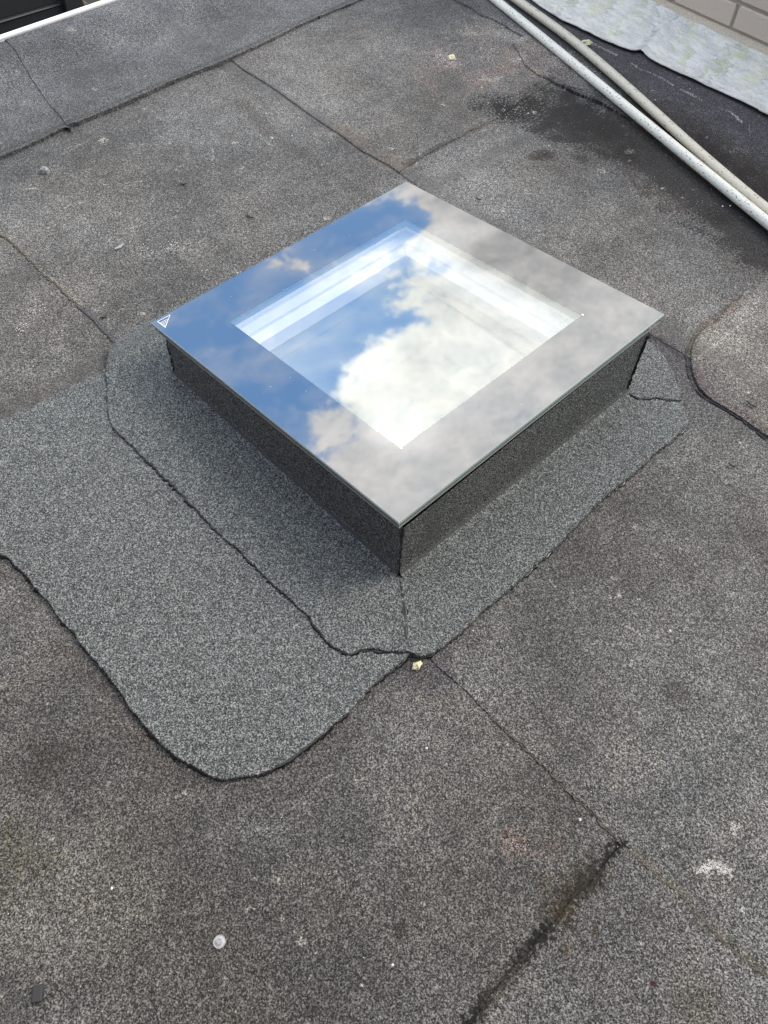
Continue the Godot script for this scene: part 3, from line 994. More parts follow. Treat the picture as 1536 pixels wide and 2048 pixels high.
func ring_into(mb: MB, o1: float, y1: float, o2: float, y2: float, inward := true) -> void:
	# a band round the clear opening, o metres outside of it at the two heights, mitred at the corners
	var lo1 := 0.110 - o1
	var hi1 := 0.588 + o1
	var lo2 := 0.110 - o2
	var hi2 := 0.588 + o2
	var c1 := [Vector3(lo1, y1, -lo1), Vector3(hi1, y1, -lo1), Vector3(hi1, y1, -hi1), Vector3(lo1, y1, -hi1)]
	var c2 := [Vector3(lo2, y2, -lo2), Vector3(hi2, y2, -lo2), Vector3(hi2, y2, -hi2), Vector3(lo2, y2, -hi2)]
	var out := [Vector3(0, 0, 1), Vector3(1, 0, 0), Vector3(0, 0, -1), Vector3(-1, 0, 0)]
	for i in 4:
		var j := (i + 1) % 4
		var n: Vector3
		if absf(y1 - y2) < 1e-6:
			n = Vector3.UP
		else:
			n = -out[i] if inward else out[i]
		mb.quad(gT * c1[i], gT * c1[j], gT * c2[j], gT * c2[i], gT.basis * n)


func sill_into(mb: MB, o1: float, y1: float, o2: float, y2: float) -> void:
	# a sloping ledge round the opening
	var a := [0.110 - o1, 0.588 + o1]
	var b := [0.110 - o2, 0.588 + o2]
	var c1 := [Vector3(a[0], y1, -a[0]), Vector3(a[1], y1, -a[0]), Vector3(a[1], y1, -a[1]), Vector3(a[0], y1, -a[1])]
	var c2 := [Vector3(b[0], y2, -b[0]), Vector3(b[1], y2, -b[0]), Vector3(b[1], y2, -b[1]), Vector3(b[0], y2, -b[1])]
	var out := [Vector3(0, 0, 1), Vector3(1, 0, 0), Vector3(0, 0, -1), Vector3(-1, 0, 0)]
	for i in 4:
		var j := (i + 1) % 4
		var n: Vector3 = (Vector3.UP * absf(o1 - o2) - out[i] * absf(y1 - y2)).normalized()
		mb.quad(gT * c1[i], gT * c1[j], gT * c2[j], gT * c2[i], gT.basis * n)


func make_skylight() -> void:
	var g0 := Vector3(-0.0097, 0.1728, -0.0019)
	var gx := (Vector3(0.6897, 0.1998, 0.0026) - g0).normalized()
	var gy := Vector3(-0.038, 0.9965, -0.0741).normalized()
	var gz := gx.cross(gy).normalized()
	gT = Transform3D(Basis(gx, gy, gz), g0)
	var sky := base("skylight")
	tag(sky, "square flat roof window with mirrored dark border on a felt covered kerb", "skylight")
	var G := 0.70
	# the clear middle
	var mb := MB.new()
	mb.quad(gT * Vector3(0.110, 0, -0.110), gT * Vector3(0.588, 0, -0.110), gT * Vector3(0.588, 0, -0.588), gT * Vector3(0.110, 0, -0.588), gy)
	var pane := commit(mb, "glass_pane", M.glass, sky)
	# printed border
	mb = MB.new()
	var e := 0.0012
	var oc := [Vector3(e, 0, -e), Vector3(G - e, 0, -e), Vector3(G - e, 0, -G + e), Vector3(e, 0, -G + e)]
	var ic := [Vector3(0.110, 0, -0.110), Vector3(0.588, 0, -0.110), Vector3(0.588, 0, -0.588), Vector3(0.110, 0, -0.588)]
	for i in 4:
		var j := (i + 1) % 4
		mb.quad(gT * oc[i], gT * oc[j], gT * ic[j], gT * ic[i], gy)
	var border := commit(mb, "printed_border", M.border, sky)
	# ground edges of the two panes with the spacer between them
	for q in [["glass_edge", M.glass_edge, 0.0, 0.0, -0.0062, 0.0012], ["spacer", M.spacer, 0.006, -0.0062, -0.0150, 0.0], ["glass_edge", M.glass_edge, 0.003, -0.0150, -0.0200, 0.0], ["frame", M.frame_dark, 0.016, -0.0200, -0.0480, 0.0]]:
		mb = MB.new()
		var o: float = q[2]
		var c := [Vector3(o, 0, -o), Vector3(G - o, 0, -o), Vector3(G - o, 0, -G + o), Vector3(o, 0, -G + o)]
		var out := [Vector3(0, 0, 1), Vector3(1, 0, 0), Vector3(0, 0, -1), Vector3(-1, 0, 0)]
		for i in 4:
			var j := (i + 1) % 4
			var up := Vector3(0, q[3] - q[5], 0)
			var dn := Vector3(0, q[4], 0)
			mb.quad(gT * (c[i] + up), gT * (c[j] + up), gT * (c[j] + dn), gT * (c[i] + dn), gT.basis * out[i])
			if q[5] > 0.0:
				mb.quad(gT * oc[i], gT * oc[j], gT * (c[j] + up), gT * (c[i] + up), gT.basis * (out[i] + Vector3.UP).normalized())
			else:
				# the ledge above each inner ring is closed from below
				mb.quad(gT * (c[i] + dn), gT * (c[j] + dn), gT * (Vector3(0.06, q[4], -0.06) if i == 0 else Vector3(G - 0.06, q[4], -0.06) if i == 1 else Vector3(G - 0.06, q[4], -G + 0.06) if i == 2 else Vector3(0.06, q[4], -G + 0.06)), gT * (c[i] + dn), -gy)
		commit(mb, q[0], q[1], sky)
	# underside of the overhanging border
	mb = MB.new()
	for i in 4:
		var j := (i + 1) % 4
		var d := Vector3(0, -0.0063, 0)
		mb.quad(gT * (oc[i] + d), gT * (oc[j] + d), gT * (ic[j] + d), gT * (ic[i] + d), -gy)
	commit(mb, "border_back", M.frame_dark, border)
	# lining seen through the glass: spacer bar, plastic frame in two steps, board
	mb = MB.new()
	ring_into(mb, 0.006, -0.0005, 0.006, -0.020)
	commit(mb, "spacer_bar", M.spacer, sky)
	mb = MB.new()
	ring_into(mb, 0.006, -0.020, 0.003, -0.020)
	ring_into(mb, 0.003, -0.020, 0.003, -0.025)
	ring_into(mb, 0.003, -0.025, 0.008, -0.025)
	ring_into(mb, 0.008, -0.025, 0.008, -0.036)
	sill_into(mb, 0.008, -0.036, -0.012, -0.042)
	ring_into(mb, -0.012, -0.042, -0.012, -0.050)
	sill_into(mb, -0.012, -0.050, -0.030, -0.060)
	ring_into(mb, -0.030, -0.060, -0.030, -0.092)
	var inner := commit(mb, "inner_frame", M.upvc, sky)
	mb = MB.new()
	ring_into(mb, 0.004, -0.092, 0.004, -0.160)
	ring_into(mb, 0.004, -0.160, 0.012, -0.160)
	ring_into(mb, 0.012, -0.160, 0.012, -0.40)
	commit(mb, "lining_board", M.board, sky)
	mb = MB.new()
	ring_into(mb, -0.030, -0.092, 0.004, -0.092)
	commit(mb, "frame_underside", M.upvc, inner)
	# dust on the glass
	mb = MB.new()
	rng.seed = 61
	for i in 55:
		var c := Vector3(rng.randf_range(0.01, 0.69), 0.0003, -rng.randf_range(0.01, 0.69))
		var r := rng.randf_range(0.0002, 0.0006)
		var t := rng.randf_range(0, TAU)
		var st := rng.randf_range(1.0, 2.2)
		for k in 5:
			var p0 := c + Basis(Vector3.UP, t) * Vector3(cos(TAU * k / 5.0) * r * st, 0, sin(TAU * k / 5.0) * r)
			var p1 := c + Basis(Vector3.UP, t) * Vector3(cos(TAU * (k + 1) / 5.0) * r * st, 0, sin(TAU * (k + 1) / 5.0) * r)
			mb.tri(gT * c, gT * p0, gT * p1, gy)
	commit(mb, "dust", M.sealant, pane).set_meta("kind", "stuff")
	# dabs of white sealant at two corners of the clear part
	for q in [[802, 897, 0.006], [1165, 630, 0.006], [812, 549, 0.0]]:
		if q[2] == 0.0: continue
		mb = MB.new()
		var d := ray(q[0], q[1])
		var t := (g0 - EYE).dot(gy) / d.dot(gy)
		lump_into(mb, EYE + d * t + gy * 0.0004, Vector3(0.0030, 0.0010, 0.0024), 0.7, q[0], 0.25)
		commit(mb, "sealant_dab", M.sealant, pane)
	# triangle print in the corner
	mb = MB.new()
	var tri := []
	for q in [[314, 643], [341, 629], [331, 656]]:
		var d := ray(q[0], q[1])
		tri.append(EYE + d * ((g0 + gy * 0.0006 - EYE).dot(gy) / d.dot(gy)))
	var mid: Vector3 = (tri[0] + tri[1] + tri[2]) / 3.0
	for i in 3:
		var a: Vector3 = tri[i]
		var b: Vector3 = tri[(i + 1) % 3]
		mb.quad(a, b, b.lerp(mid, 0.16), a.lerp(mid, 0.16), gy)
	for k in 5:
		var f := 0.24 + k * 0.145
		var a: Vector3 = tri[0].lerp(tri[2], f).lerp(mid, 0.22)
		var b: Vector3 = tri[1].lerp(tri[2], f).lerp(mid, 0.22)
		var w: Vector3 = (tri[2] - (tri[0] + tri[1]) / 2.0) * 0.055
		var s := 0.0
		while s < 0.98:
			var s2 := minf(s + 0.16 + 0.05 * (k % 2), 0.98)
			mb.quad(a.lerp(b, s), a.lerp(b, s2), a.lerp(b, s2) + w, a.lerp(b, s) + w, gy)
			s = s2 + 0.05
	commit(mb, "triangle_print", M.print, border)
	make_flashing(sky)


func make_flashing(sky: Node3D) -> void:
	var K := kerb
	var fy := 0.0140
	var rough_line := func(a: Array) -> PackedVector2Array: return ragged(pts(a, fy), 0.0022, 0.005)
	# near-left face (x = 0)
	var tl := [[800, 1164], [806, 1195], [811, 1230], [812, 1262], [817, 1300]]
	var left_edge: PackedVector2Array = ragged(smooth(pts([[817, 1301], [790, 1303], [742, 1297], [716, 1300], [692, 1306], [668, 1290], [640, 1264], [600, 1214], [556, 1180], [520, 1144], [480, 1104], [430, 1054], [380, 1004], [330, 954], [290, 915], [255, 881], [226, 856], [217, 838], [215, 800], [218, 768], [214, 741]], fy), 1), 0.0036, 0.003)
	var join_n := ragged(join([Vector2(0, 0), pts(tl.slice(1), fy)]), 0.0018, 0.005)
	var join_l := ragged(pts([[214, 741], [255, 745], [300, 743], [330, 750]], fy) + PackedVector2Array([Vector2(0, -K)]), 0.002, 0.005)
	flashing(sky, Vector3(0, 0, 0), Vector3(0, 0, -K), Vector3(-1, 0, 0), join([join_n, left_edge, join_l]), [join_n, left_edge], fy, M.felt_new, 0.0)
	# right face (z = 0)
	var right_edge: PackedVector2Array = ragged(smooth(pts([[1361, 801], [1371, 818], [1377, 836], [1372, 851], [1340, 880], [1290, 924], [1262, 950], [1200, 1001], [1140, 1060], [1050, 1146], [1000, 1192], [940, 1245], [905, 1276], [872, 1301], [842, 1309], [817, 1301]], fy), 1), 0.0032, 0.003)
	var join_r := ragged(PackedVector2Array([Vector2(K, 0)]) + pts([[1275, 798], [1310, 796], [1340, 801], [1361, 801]], fy), 0.0022, 0.005)
	var back_n := join_n.duplicate()
	back_n.reverse()
	flashing(sky, Vector3(K, 0, 0), Vector3(0, 0, 0), Vector3(0, 0, 1), join([join_r, right_edge, back_n]), [right_edge], fy, M.felt_new, 0.0003)
	# far-right face (x = K)
	var fr_edge := ragged(smooth(join([Vector2(0.82, -0.84), Vector2(0.82, -0.3), Vector2(0.82, -0.05), pts([[1318, 704], [1332, 722], [1346, 748], [1356, 778], [1361, 801]], fy)]), 1), 0.0022, 0.005)
	var back_r := join_r.duplicate()
	back_r.reverse()
	flashing(sky, Vector3(K, 0, -K), Vector3(K, 0, 0), Vector3(1, 0, 0), join([Vector2(K, -K), fr_edge, back_r]), [fr_edge, back_r], fy + 0.0035, M.felt_new, 0.0)
	# far-left face (z = -K)
	var fl_edge := ragged(smooth(join([pts([[214, 741], [216, 712], [224, 688], [250, 668], [276, 652], [300, 640], [350, 613], [400, 588], [500, 533], [600, 478], [680, 432], [745, 397]], fy), Vector2(0.82, -0.86), Vector2(0.82, -0.84)]), 1), 0.0022, 0.005)
	var back_l := join_l.duplicate()
	back_l.reverse()
	flashing(sky, Vector3(0, 0, -K), Vector3(K, 0, -K), Vector3(0, 0, -1), join([back_l, fl_edge, Vector2(K, -K)]), [fl_edge], fy, M.felt_new, 0.0002)
	# bitumen squeezed out along the joints and edges
	bead(left_edge, 0.009, 0.0058, 0.0050, "bitumen_bead", sky, 1.0, 0.05)
	bead(ragged(smooth(pts([[817, 1305], [780, 1307], [740, 1302], [700, 1304], [680, 1300], [650, 1277], [615, 1238]], 0.009), 1), 0.002, 0.004), 0.009, 0.0055, 0.0035, "bitumen_bead", sky, 21.0, 0.0)
	bead(right_edge, 0.0036, 0.0044, 0.0040, "bitumen_bead", sky, 5.0, 0.2)
	bead(join_n, 0.0140, 0.0048, 0.0026, "bitumen_bead", sky, 9.0, 0.05)
	bead(back_r, 0.0140, 0.0052, 0.0036, "bitumen_bead", sky, 13.0, 0.0)
	bead(join_l, 0.0140, 0.0022, 0.0014, "bitumen_bead", sky, 17.0, 0.42)
	bead(fl_edge, 0.0036, 0.0042, 0.0034, "bitumen_bead", sky, 19.0, 0.12)
	bead(fr_edge, 0.0036, 0.0042, 0.0034, "bitumen_bead", sky, 23.0, 0.12)
	var up := func(a: Vector3, top: float) -> Array:
		var r := []
		for i in 30:
			var t := i / 29.0
			r.append(a + Vector3(wob.get_noise_1d(t * 90.0) * 0.002, lerpf(0.012, top, t), wob.get_noise_1d(t * 90.0 + 70.0) * 0.002))
		return r
	bead3(up.call(Vector3(0.0, 0, 0.0), 0.150), "bitumen_bead", sky, 0.0030)
	bead3(up.call(Vector3(K, 0, 0.001), 0.165), "bitumen_bead", sky, 0.0042)
	bead3(up.call(Vector3(-0.001, 0, -K), 0.105), "bitumen_bead", sky, 0.0020)


# one length of felt dressed up a face of the kerb (from corner a to b, facing n) and out over the roof
func flashing(sky: Node3D, a: Vector3, b: Vector3, n: Vector3, flange: PackedVector2Array, edges: Array, fy: float, mat: Material, out: float) -> void:
	var mb := MB.new()
	# close the polygon along the foot of the face
	var r := 0.016
	var foot_a := a + n * r
	var foot_b := b + n * r
	var poly := PackedVector2Array()
	for p in flange:
		poly.append(p)
	# the ends of the flange line lie at the two corners of the kerb; add both feet
	var k := 40
	var first := flange[0]
	var last := flange[flange.size() - 1]
	var fa := Vector2(foot_a.x, foot_a.z)
	var fb := Vector2(foot_b.x, foot_b.z)
	if first.distance_to(fa) < first.distance_to(fb):
		poly.append(fb)
		poly.append(fa)
	else:
		poly.append(fa)
		poly.append(fb)
	sheet_into(mb, [poly], fy, edges, 0.0034)
	# the face with a rounded foot, slightly wavy
	var rows := []
	var nrm := []
	for i in k + 1:
		var t := float(i) / k
		var p := a.lerp(b, t)
		var top := glass_y(p.x, p.z) - 0.021
		var wv := wob.get_noise_2d(t * 60.0, a.x * 50.0 + a.z * 90.0) * 0.0012
		var col := []
		var nc := []
		for j in 5:
			var ang := PI / 2 * j / 4.0
			col.append(p + n * (out + r - r * sin(ang)) + Vector3(0, fy + r - r * cos(ang), 0))
			nc.append((n * sin(ang) + Vector3.UP * cos(ang)).normalized())
		for j in 8:
			var h := lerpf(fy + r, top, (j + 1) / 8.0)
			col.append(p + n * (out + wv * sin(PI * (j + 1) / 8.0) * 2.0) + Vector3(0, h, 0))
			nc.append(n)
		rows.append(col)
		nrm.append(nc)
	for i in k:
		for j in rows[0].size() - 1:
			mb.tri(rows[i][j], rows[i + 1][j], rows[i + 1][j + 1], nrm[i][j], nrm[i + 1][j], nrm[i + 1][j + 1])
			mb.tri(rows[i][j], rows[i + 1][j + 1], rows[i][j + 1], nrm[i][j], nrm[i + 1][j + 1], nrm[i][j + 1])
	commit(mb, "felt_flashing", mat, sky)


func make_patch() -> void:
	# a new piece of felt under the skylight's near-left flashing
	var y := 0.0090
	var e1 := ragged(smooth(join([Vector2(-1.3, -0.86), pts([[-120, 895], [-60, 868], [0, 841], [50, 818], [100, 795], [160, 765], [214, 737]], y)]), 1), 0.0018, 0.005)
	var e2 := ragged(smooth(pts([[820, 1306], [806, 1318], [790, 1331], [742, 1371], [702, 1418], [668, 1446], [640, 1470], [600, 1504], [556, 1533], [535, 1544], [500, 1550], [455, 1558], [420, 1549], [385, 1532], [340, 1499], [300, 1461], [270, 1425], [245, 1389], [200, 1330], [150, 1268], [110, 1220], [60, 1160], [20, 1117], [0, 1104], [-60, 1048], [-160, 970]], y), 1), 0.0034, 0.003)
	var o := base("felt_patch")
	tag(o, "pale grey new felt patch with a rounded end beside the skylight kerb", "felt patch")
	var mb := MB.new()
	var poly := join([e1, at2(420, 840, y), at2(800, 1190, y), e2, Vector2(-1.3, -0.4)])
	sheet_into(mb, [poly], y, [e1, e2], 0.0)
	commit(mb, "felt", M.felt_new, o)
	bead(e2, 0.0005, 0.0054, 0.0060, "bitumen_bead", o, 40.0, 0.08)
	bead(e1, 0.0005, 0.0020, 0.0030, "bitumen_bead", o, 44.0, 0.35)
	# where it ran out in a wide shiny band
	bead(ragged(smooth(pts([[668, 1446], [640, 1471], [600, 1506], [572, 1524], [545, 1539]], y), 1), 0.001, 0.004), 0.0085, 0.0042, 0.0008, "bitumen_bead", o, 48.0, -0.35)
	bead(ragged(smooth(pts([[808, 1317], [790, 1331], [770, 1347]], y), 1), 0.001, 0.004), 0.0085, 0.0055, 0.0012, "bitumen_bead", o, 52.0, -0.25)


# ------------------------------------------------------------------ wall, flashing, pipes
func make_silt() -> void:
	# fine silt dried in the lap of the long seam, a smooth low ridge
	var o := base("silt_ridge")
	tag(o, "smooth grey brown silt dried along the long felt seam", "silt")
	o.set_meta("kind", "stuff")
	for q in [[[[-20, 448], [5, 470], [42, 503], [83, 546], [125, 583], [167, 620]], 0.0062, M.silt, 60.0, 0.15], [[[160, 613], [190, 641], [210, 664], [226, 684]], 0.0050, M.silt_grey, 63.0, -0.1],
			[[[980, 1432], [1048, 1492], [1098, 1547], [1168, 1610], [1208, 1653], [1245, 1692]], 0.0034, M.silt, 66.0, 0.18], [[[1245, 1692], [1308, 1742], [1340, 1768], [1368, 1793], [1418, 1853], [1478, 1908], [1560, 1975]], 0.0066, M.silt, 69.0, 0.05],
			[[[1236, 1706], [1205, 1752], [1180, 1785]], 0.0022, M.silt, 72.0, 0.25], [[[1150, 1812], [1110, 1862], [1070, 1908], [1030, 1952], [995, 1992], [960, 2042], [940, 2070]], 0.0034, M.silt, 75.0, 0.18]]:
		bead(ragged(smooth(pts(q[0], 0.002), 1), 0.0028, 0.004), 0.0018, q[1], 0.0009, "ridge", o, q[3], q[4]).mesh.surface_set_material(0, q[2])


func make_wall() -> void:
	var wall := base("brick_wall", Vector3(wall_x(0.0), 0, 0))
	tag(wall, "low cream painted brick wall rising behind the lead flashing", "wall")
	var along := Vector3(-0.09, 0, 1).normalized()     # towards the camera's right
	var face := Vector3(-1, 0, -0.09).normalized()
	var o := Transform3D(Basis(face, Vector3.UP, face.cross(Vector3.UP)), Vector3.ZERO)
	# local x: out of the wall, local z: along it; joints' face lies at x = 0
	var sgn := 1.0 if o.basis.z.dot(along) > 0 else -1.0
	var mb := MB.new()
	mb.box(o, Vector3(-0.22, -0.2, minf(-2.2 * sgn, 2.2 * sgn)), Vector3(0.0, 0.56, maxf(-2.2 * sgn, 2.2 * sgn)))
	commit(mb, "mortar", M.mortar, wall)
	# mortar fillet over the flashing's upper edge
	mb = MB.new()
	for i in 110:
		var s0 := -2.2 + i * 0.04
		var s1 := s0 + 0.04
		var w0 := 0.016 + wob.get_noise_1d(s0 * 130.0) * 0.005
		var w1 := 0.016 + wob.get_noise_1d(s1 * 130.0) * 0.005
		var l0 := 0.083 + wob.get_noise_1d(s0 * 90.0 + 40.0) * 0.006
		var l1 := 0.083 + wob.get_noise_1d(s1 * 90.0 + 40.0) * 0.006
		mb.quad(o * Vector3(0.001, 0.112, s0 * sgn), o * Vector3(0.001, 0.112, s1 * sgn), o * Vector3(w1, l1, s1 * sgn), o * Vector3(w0, l0, s0 * sgn), o.basis * Vector3(0.8, 0.6, 0))
		mb.quad(o * Vector3(w0, l0, s0 * sgn), o * Vector3(w1, l1, s1 * sgn), o * Vector3(0.001, l1 - 0.005, s1 * sgn), o * Vector3(0.001, l0 - 0.005, s0 * sgn), o.basis * Vector3(0.3, -0.95, 0))
	commit(mb, "mortar_fillet", M.fillet, wall)
	# bricks: separate meshes in the courses the picture shows, the rest of the wall joined
	var rest := MB.new()
	rng.seed = 4
	var centre := Vector3(wall_x(-0.68), 0.13, -0.68) - wall.position
	var s_ref := centre.dot(along)
	for row in 6:
		var y0 := 0.118 + row * 0.075
		for col in range(-10, 11):
			var s0 := s_ref + 0.005 + col * 0.225 + (0.1125 if row % 2 else 0.0)
			var s1 := s0 + 0.215
			if s0 < -2.15 or s1 > 2.15: continue
			var d := 0.0055 + rng.randf_range(-0.0015, 0.0015)
			var shown: bool = row < 5 and s1 > s_ref - 0.85 and s0 < s_ref + 0.75
			var b := MB.new() if shown else rest
			var j := rng.randf_range(-0.002, 0.002)
			b.box(o, Vector3(-0.02, y0 + j, minf(s0 * sgn, s1 * sgn)), Vector3(d, y0 + 0.063 + j, maxf(s0 * sgn, s1 * sgn)), 0.0035)
			if shown: commit(b, "brick", [M.brick, M.brick_pale, M.brick_dull][rng.randi() % 3], wall)
	commit(rest, "brickwork", M.brick, wall).set_meta("kind", "stuff")
	mb = MB.new()
	mb.box(o, Vector3(-0.26, 0.561, -2.25), Vector3(0.03, 0.615, 2.25), 0.006)
	commit(mb, "coping", M.brick_dull, wall)


func make_added_wall() -> void:
	# added unseen wall behind the camera: keeps low sky off the kerb's near faces
	var o := base("added_wall", Vector3(-1.38, 0, 0))
	tag(o, "brown wall added out of view to keep low sky off the kerb", "wall")
	var mb := MB.new()
	mb.box(Transform3D.IDENTITY, Vector3(-0.25, -2.7, -1.9), Vector3(0.0, 2.3, 2.25), 0.004)
	mb.box(Transform3D.IDENTITY, Vector3(0.001, -2.7, 2.0), Vector3(3.2, 2.3, 2.25), 0.004)
	commit(mb, "brickwork", M.house, o)  # plain boxes of the added light-blocking wall


func lead_sheet(called: String, label: String, low: PackedVector2Array, ylow: float, lift: float, u0: float) -> void:
	# low: the free edge from far to near; the sheet rises from it to the wall
	var mono := PackedVector2Array()
	for p in low:
		if mono.is_empty() or p.y > mono[mono.size() - 1].y + 0.003: mono.append(p)
	low = mono
	var o := base(called)
	tag(o, label, "flashing", "lead flashing along the wall")
	var mb := MB.new()
	var k := 14
	var grid := []
	for i in low.size():
		var p := low[i]
		var row := []
		var top := Vector2(wall_x(p.y) - 0.003, p.y)
		for j in k + 1:
			var t := float(j) / k
			var x := lerpf(p.x, top.x, t)
			var crease := wob.get_noise_2d(p.y * 55.0, t * 16.0) * 0.005 + wob.get_noise_2d(p.y * 130.0 + 70.0, t * 9.0) * 0.0025
			var y := ylow + lift + 0.078 * pow(t, 1.25) + crease * (0.35 + sin(PI * t))
			if j == 0: y += 0.003 * (1.0 + wob.get_noise_1d(p.y * 160.0))
			row.append(Vector3(x, y, p.y))
		grid.append(row)
	var len := 0.0
	for i in low.size() - 1:
		var dl := low[i].distance_to(low[i + 1])
		for j in k:
			var a: Vector3 = grid[i][j]
			var b: Vector3 = grid[i + 1][j]
			var c: Vector3 = grid[i + 1][j + 1]
			var d: Vector3 = grid[i][j + 1]
			var ns := []
			for q in [[i, j], [i + 1, j], [i + 1, j + 1], [i, j + 1]]:
				var gi: int = q[0]
				var gj: int = q[1]
				var du: Vector3 = grid[mini(gi + 1, low.size() - 1)][gj] - grid[maxi(gi - 1, 0)][gj]
				var dv: Vector3 = grid[gi][mini(gj + 1, k)] - grid[gi][maxi(gj - 1, 0)]
				var nn := du.cross(dv).normalized()
				ns.append(nn if nn.y > 0 else -nn)
			var ua := Vector2(u0 + len * 1.6, 0.98 - 0.96 * j / k)
			var ub := Vector2(u0 + (len + dl) * 1.6, 0.98 - 0.96 * j / k)
			var uc := Vector2(u0 + (len + dl) * 1.6, 0.98 - 0.96 * (j + 1) / k)
			var ud := Vector2(u0 + len * 1.6, 0.98 - 0.96 * (j + 1) / k)
			mb.tri(a, b, c, ns[0], ns[1], ns[2], ua, ub, uc)
			mb.tri(a, c, d, ns[0], ns[2], ns[3], ua, uc, ud)
		# its thickness, along the free edge
		var e0: Vector3 = grid[i][0]
		var e1: Vector3 = grid[i + 1][0]
		mb.quad(e0, e1, e1 - Vector3(-0.0004, 0.0028, 0), e0 - Vector3(-0.0004, 0.0028, 0), Vector3(-1, 0, 0))
		len += dl
	# and at its ends
	for i in [0, low.size() - 1]:
		for j in k:
			var a: Vector3 = grid[i][j]
			var b: Vector3 = grid[i][j + 1]
			mb.quad(a, b, b - Vector3(0, 0.0028, 0), a - Vector3(0, 0.0028, 0), Vector3(0, 0, -1 if i == 0 else 1))
	commit(mb, "sheet", M.lead, o)


func make_lead() -> void:
	var y := 0.016
	var far := ragged(join([Vector2(2.02, -2.0), Vector2(2.0, -1.6), pts([[1040, -18], [1060, 0], [1082, 16], [1103, 29], [1112, 34]], y)]), 0.0025, 0.012)
	lead_sheet("lead_flashing", "grey lead flashing sheet tucked under its yellow streaked neighbour", far, y, 0.0, 0.15)
	var near := ragged(smooth(join([pts([[1104, 31], [1125, 44], [1150, 55], [1200, 80], [1240, 97], [1268, 107], [1279, 102], [1288, 110], [1300, 121], [1330, 136], [1390, 164], [1450, 191], [1500, 216], [1545, 240]], y), Vector2(1.88, -0.1), Vector2(1.83, 0.6), Vector2(1.8, 1.2)]), 1), 0.0025, 0.012)
	lead_sheet("lead_flashing", "pale lead flashing sheet with yellow green streaks and a nicked edge", near, y, 0.005, 0.0)


func make_pipes() -> void:
	var r := 0.0132
	for q in [["plastic_pipe", "off white plastic pipe lying next to the damp stain, dirt specks along it", [[930, -52], [991, 0], [1060, 55], [1180, 154], [1373, 313], [1450, 376], [1536, 446], [1700, 580]], M.pipe, 0.0],
			["plastic_pipe", "tan tinged plastic pipe lying between its whiter twin and the lead flashing", [[960, -55], [1033, 0], [1090, 40], [1150, 84], [1230, 152], [1320, 234], [1400, 307], [1490, 384], [1536, 421], [1700, 552]], M.pipe_tan, 0.004]]:
		var o := base(q[0])
		tag(o, q[1], "pipe", "plastic pipes laid across the roof")
		var lift: float = 0.0115 + r + q[4]
		var line := smooth(pts(q[2], lift), 3)
		var path := []
		for p in line:
			path.append(Vector3(p.x, lift, p.y))
		var mb := MB.new()
		tube_into(mb, path, func(_s): return r, 24, true, 5.2)
		commit(mb, "tube", q[3], o)


# ------------------------------------------------------------------ below the roof's edge
func make_beyond() -> void:
	# ground of the garden below
	var mb := MB.new()
	mb.quad(Vector3(-30, -2.7, -30), Vector3(30, -2.7, -30), Vector3(30, -2.7, 30), Vector3(-30, -2.7, 30), Vector3.UP)
	commit(mb, "ground", M.soil).set_meta("kind", "structure")
	# black boarded fence
	var f := base("board_fence", Vector3(0.0, -2.7, -2.5))
	tag(f, "black painted fence of horizontal boards just beyond the white roof trim", "fence")
	for i in 22:
		var y1 := 2.65 - (i - 1) * 0.135
		if y1 - 0.135 < 0.0: break
		mb = MB.new()
		mb.box(Transform3D.IDENTITY, Vector3(-1.9, y1 - 0.132, -0.02), Vector3(0.795, y1 - 0.006, 0.0), 0.003)
		var plank := commit(mb, "board", M.paint_black, f)
		mb = MB.new()
		mb.box(Transform3D.IDENTITY, Vector3(-1.9, y1 - 0.0055, -0.02), Vector3(0.795, y1, 0.006), 0.002)
		commit(mb, "board_lip_lit", M.lip, plank)
	mb = MB.new()
	mb.box(Transform3D.IDENTITY, Vector3(0.80, 0.0, -0.06), Vector3(0.868, 2.80, 0.03), 0.004)
	commit(mb, "post", M.paint_black, f)
	# shrub behind the trim
	var s := base("shrub", Vector3(0.93, -2.7, -2.62))
	tag(s, "shrub with a bare brown stem and yellow green leaves past the fence post", "shrub")
	mb = MB.new()
	tube_into(mb, [Vector3(-0.02, 0.0, 0.03), Vector3(-0.03, 1.6, 0.06), Vector3(-0.026, 2.45, 0.10), Vector3(-0.044, 2.62, 0.115), Vector3(-0.064, 2.72, 0.12), Vector3(-0.07, 2.9, 0.12)], func(_s): return 0.0062, 8)
	commit(mb, "stem", M.bark, s)
	rng.seed = 21
	var dark := MB.new()
	for i in 260:
		var c := Vector3(rng.randf_range(-0.05, 0.75), rng.randf_range(1.9, 2.62), rng.randf_range(-0.35, 0.06))
		leaf_into(dark, c, rng.randf_range(0.03, 0.06))
	for i in 46:
		var c := Vector3(rng.randf_range(0.06, 0.30), rng.randf_range(2.60, 2.86), rng.randf_range(0.02, 0.14))
		leaf_into(dark, c, rng.randf_range(0.018, 0.034))
	commit(dark, "crown", M.leaf, s)


func leaf_into(mb: MB, c: Vector3, l: float) -> void:
	var b := Basis.from_euler(Vector3(rng.randf_range(-0.9, 0.9), rng.randf_range(0, TAU), rng.randf_range(-0.9, 0.9)))
	var w := l * 0.36
	var p := [Vector3(0, 0, -l), Vector3(w, 0.004, -l * 0.2), Vector3(w * 0.7, 0.002, l * 0.5), Vector3(0, -0.004, l), Vector3(-w * 0.7, 0.002, l * 0.5), Vector3(-w, 0.004, -l * 0.2)]
	var q := []
	for x in p: q.append(c + b * x)
	for i in range(1, 5):
		mb.tri(q[0], q[i], q[i + 1], b.y)


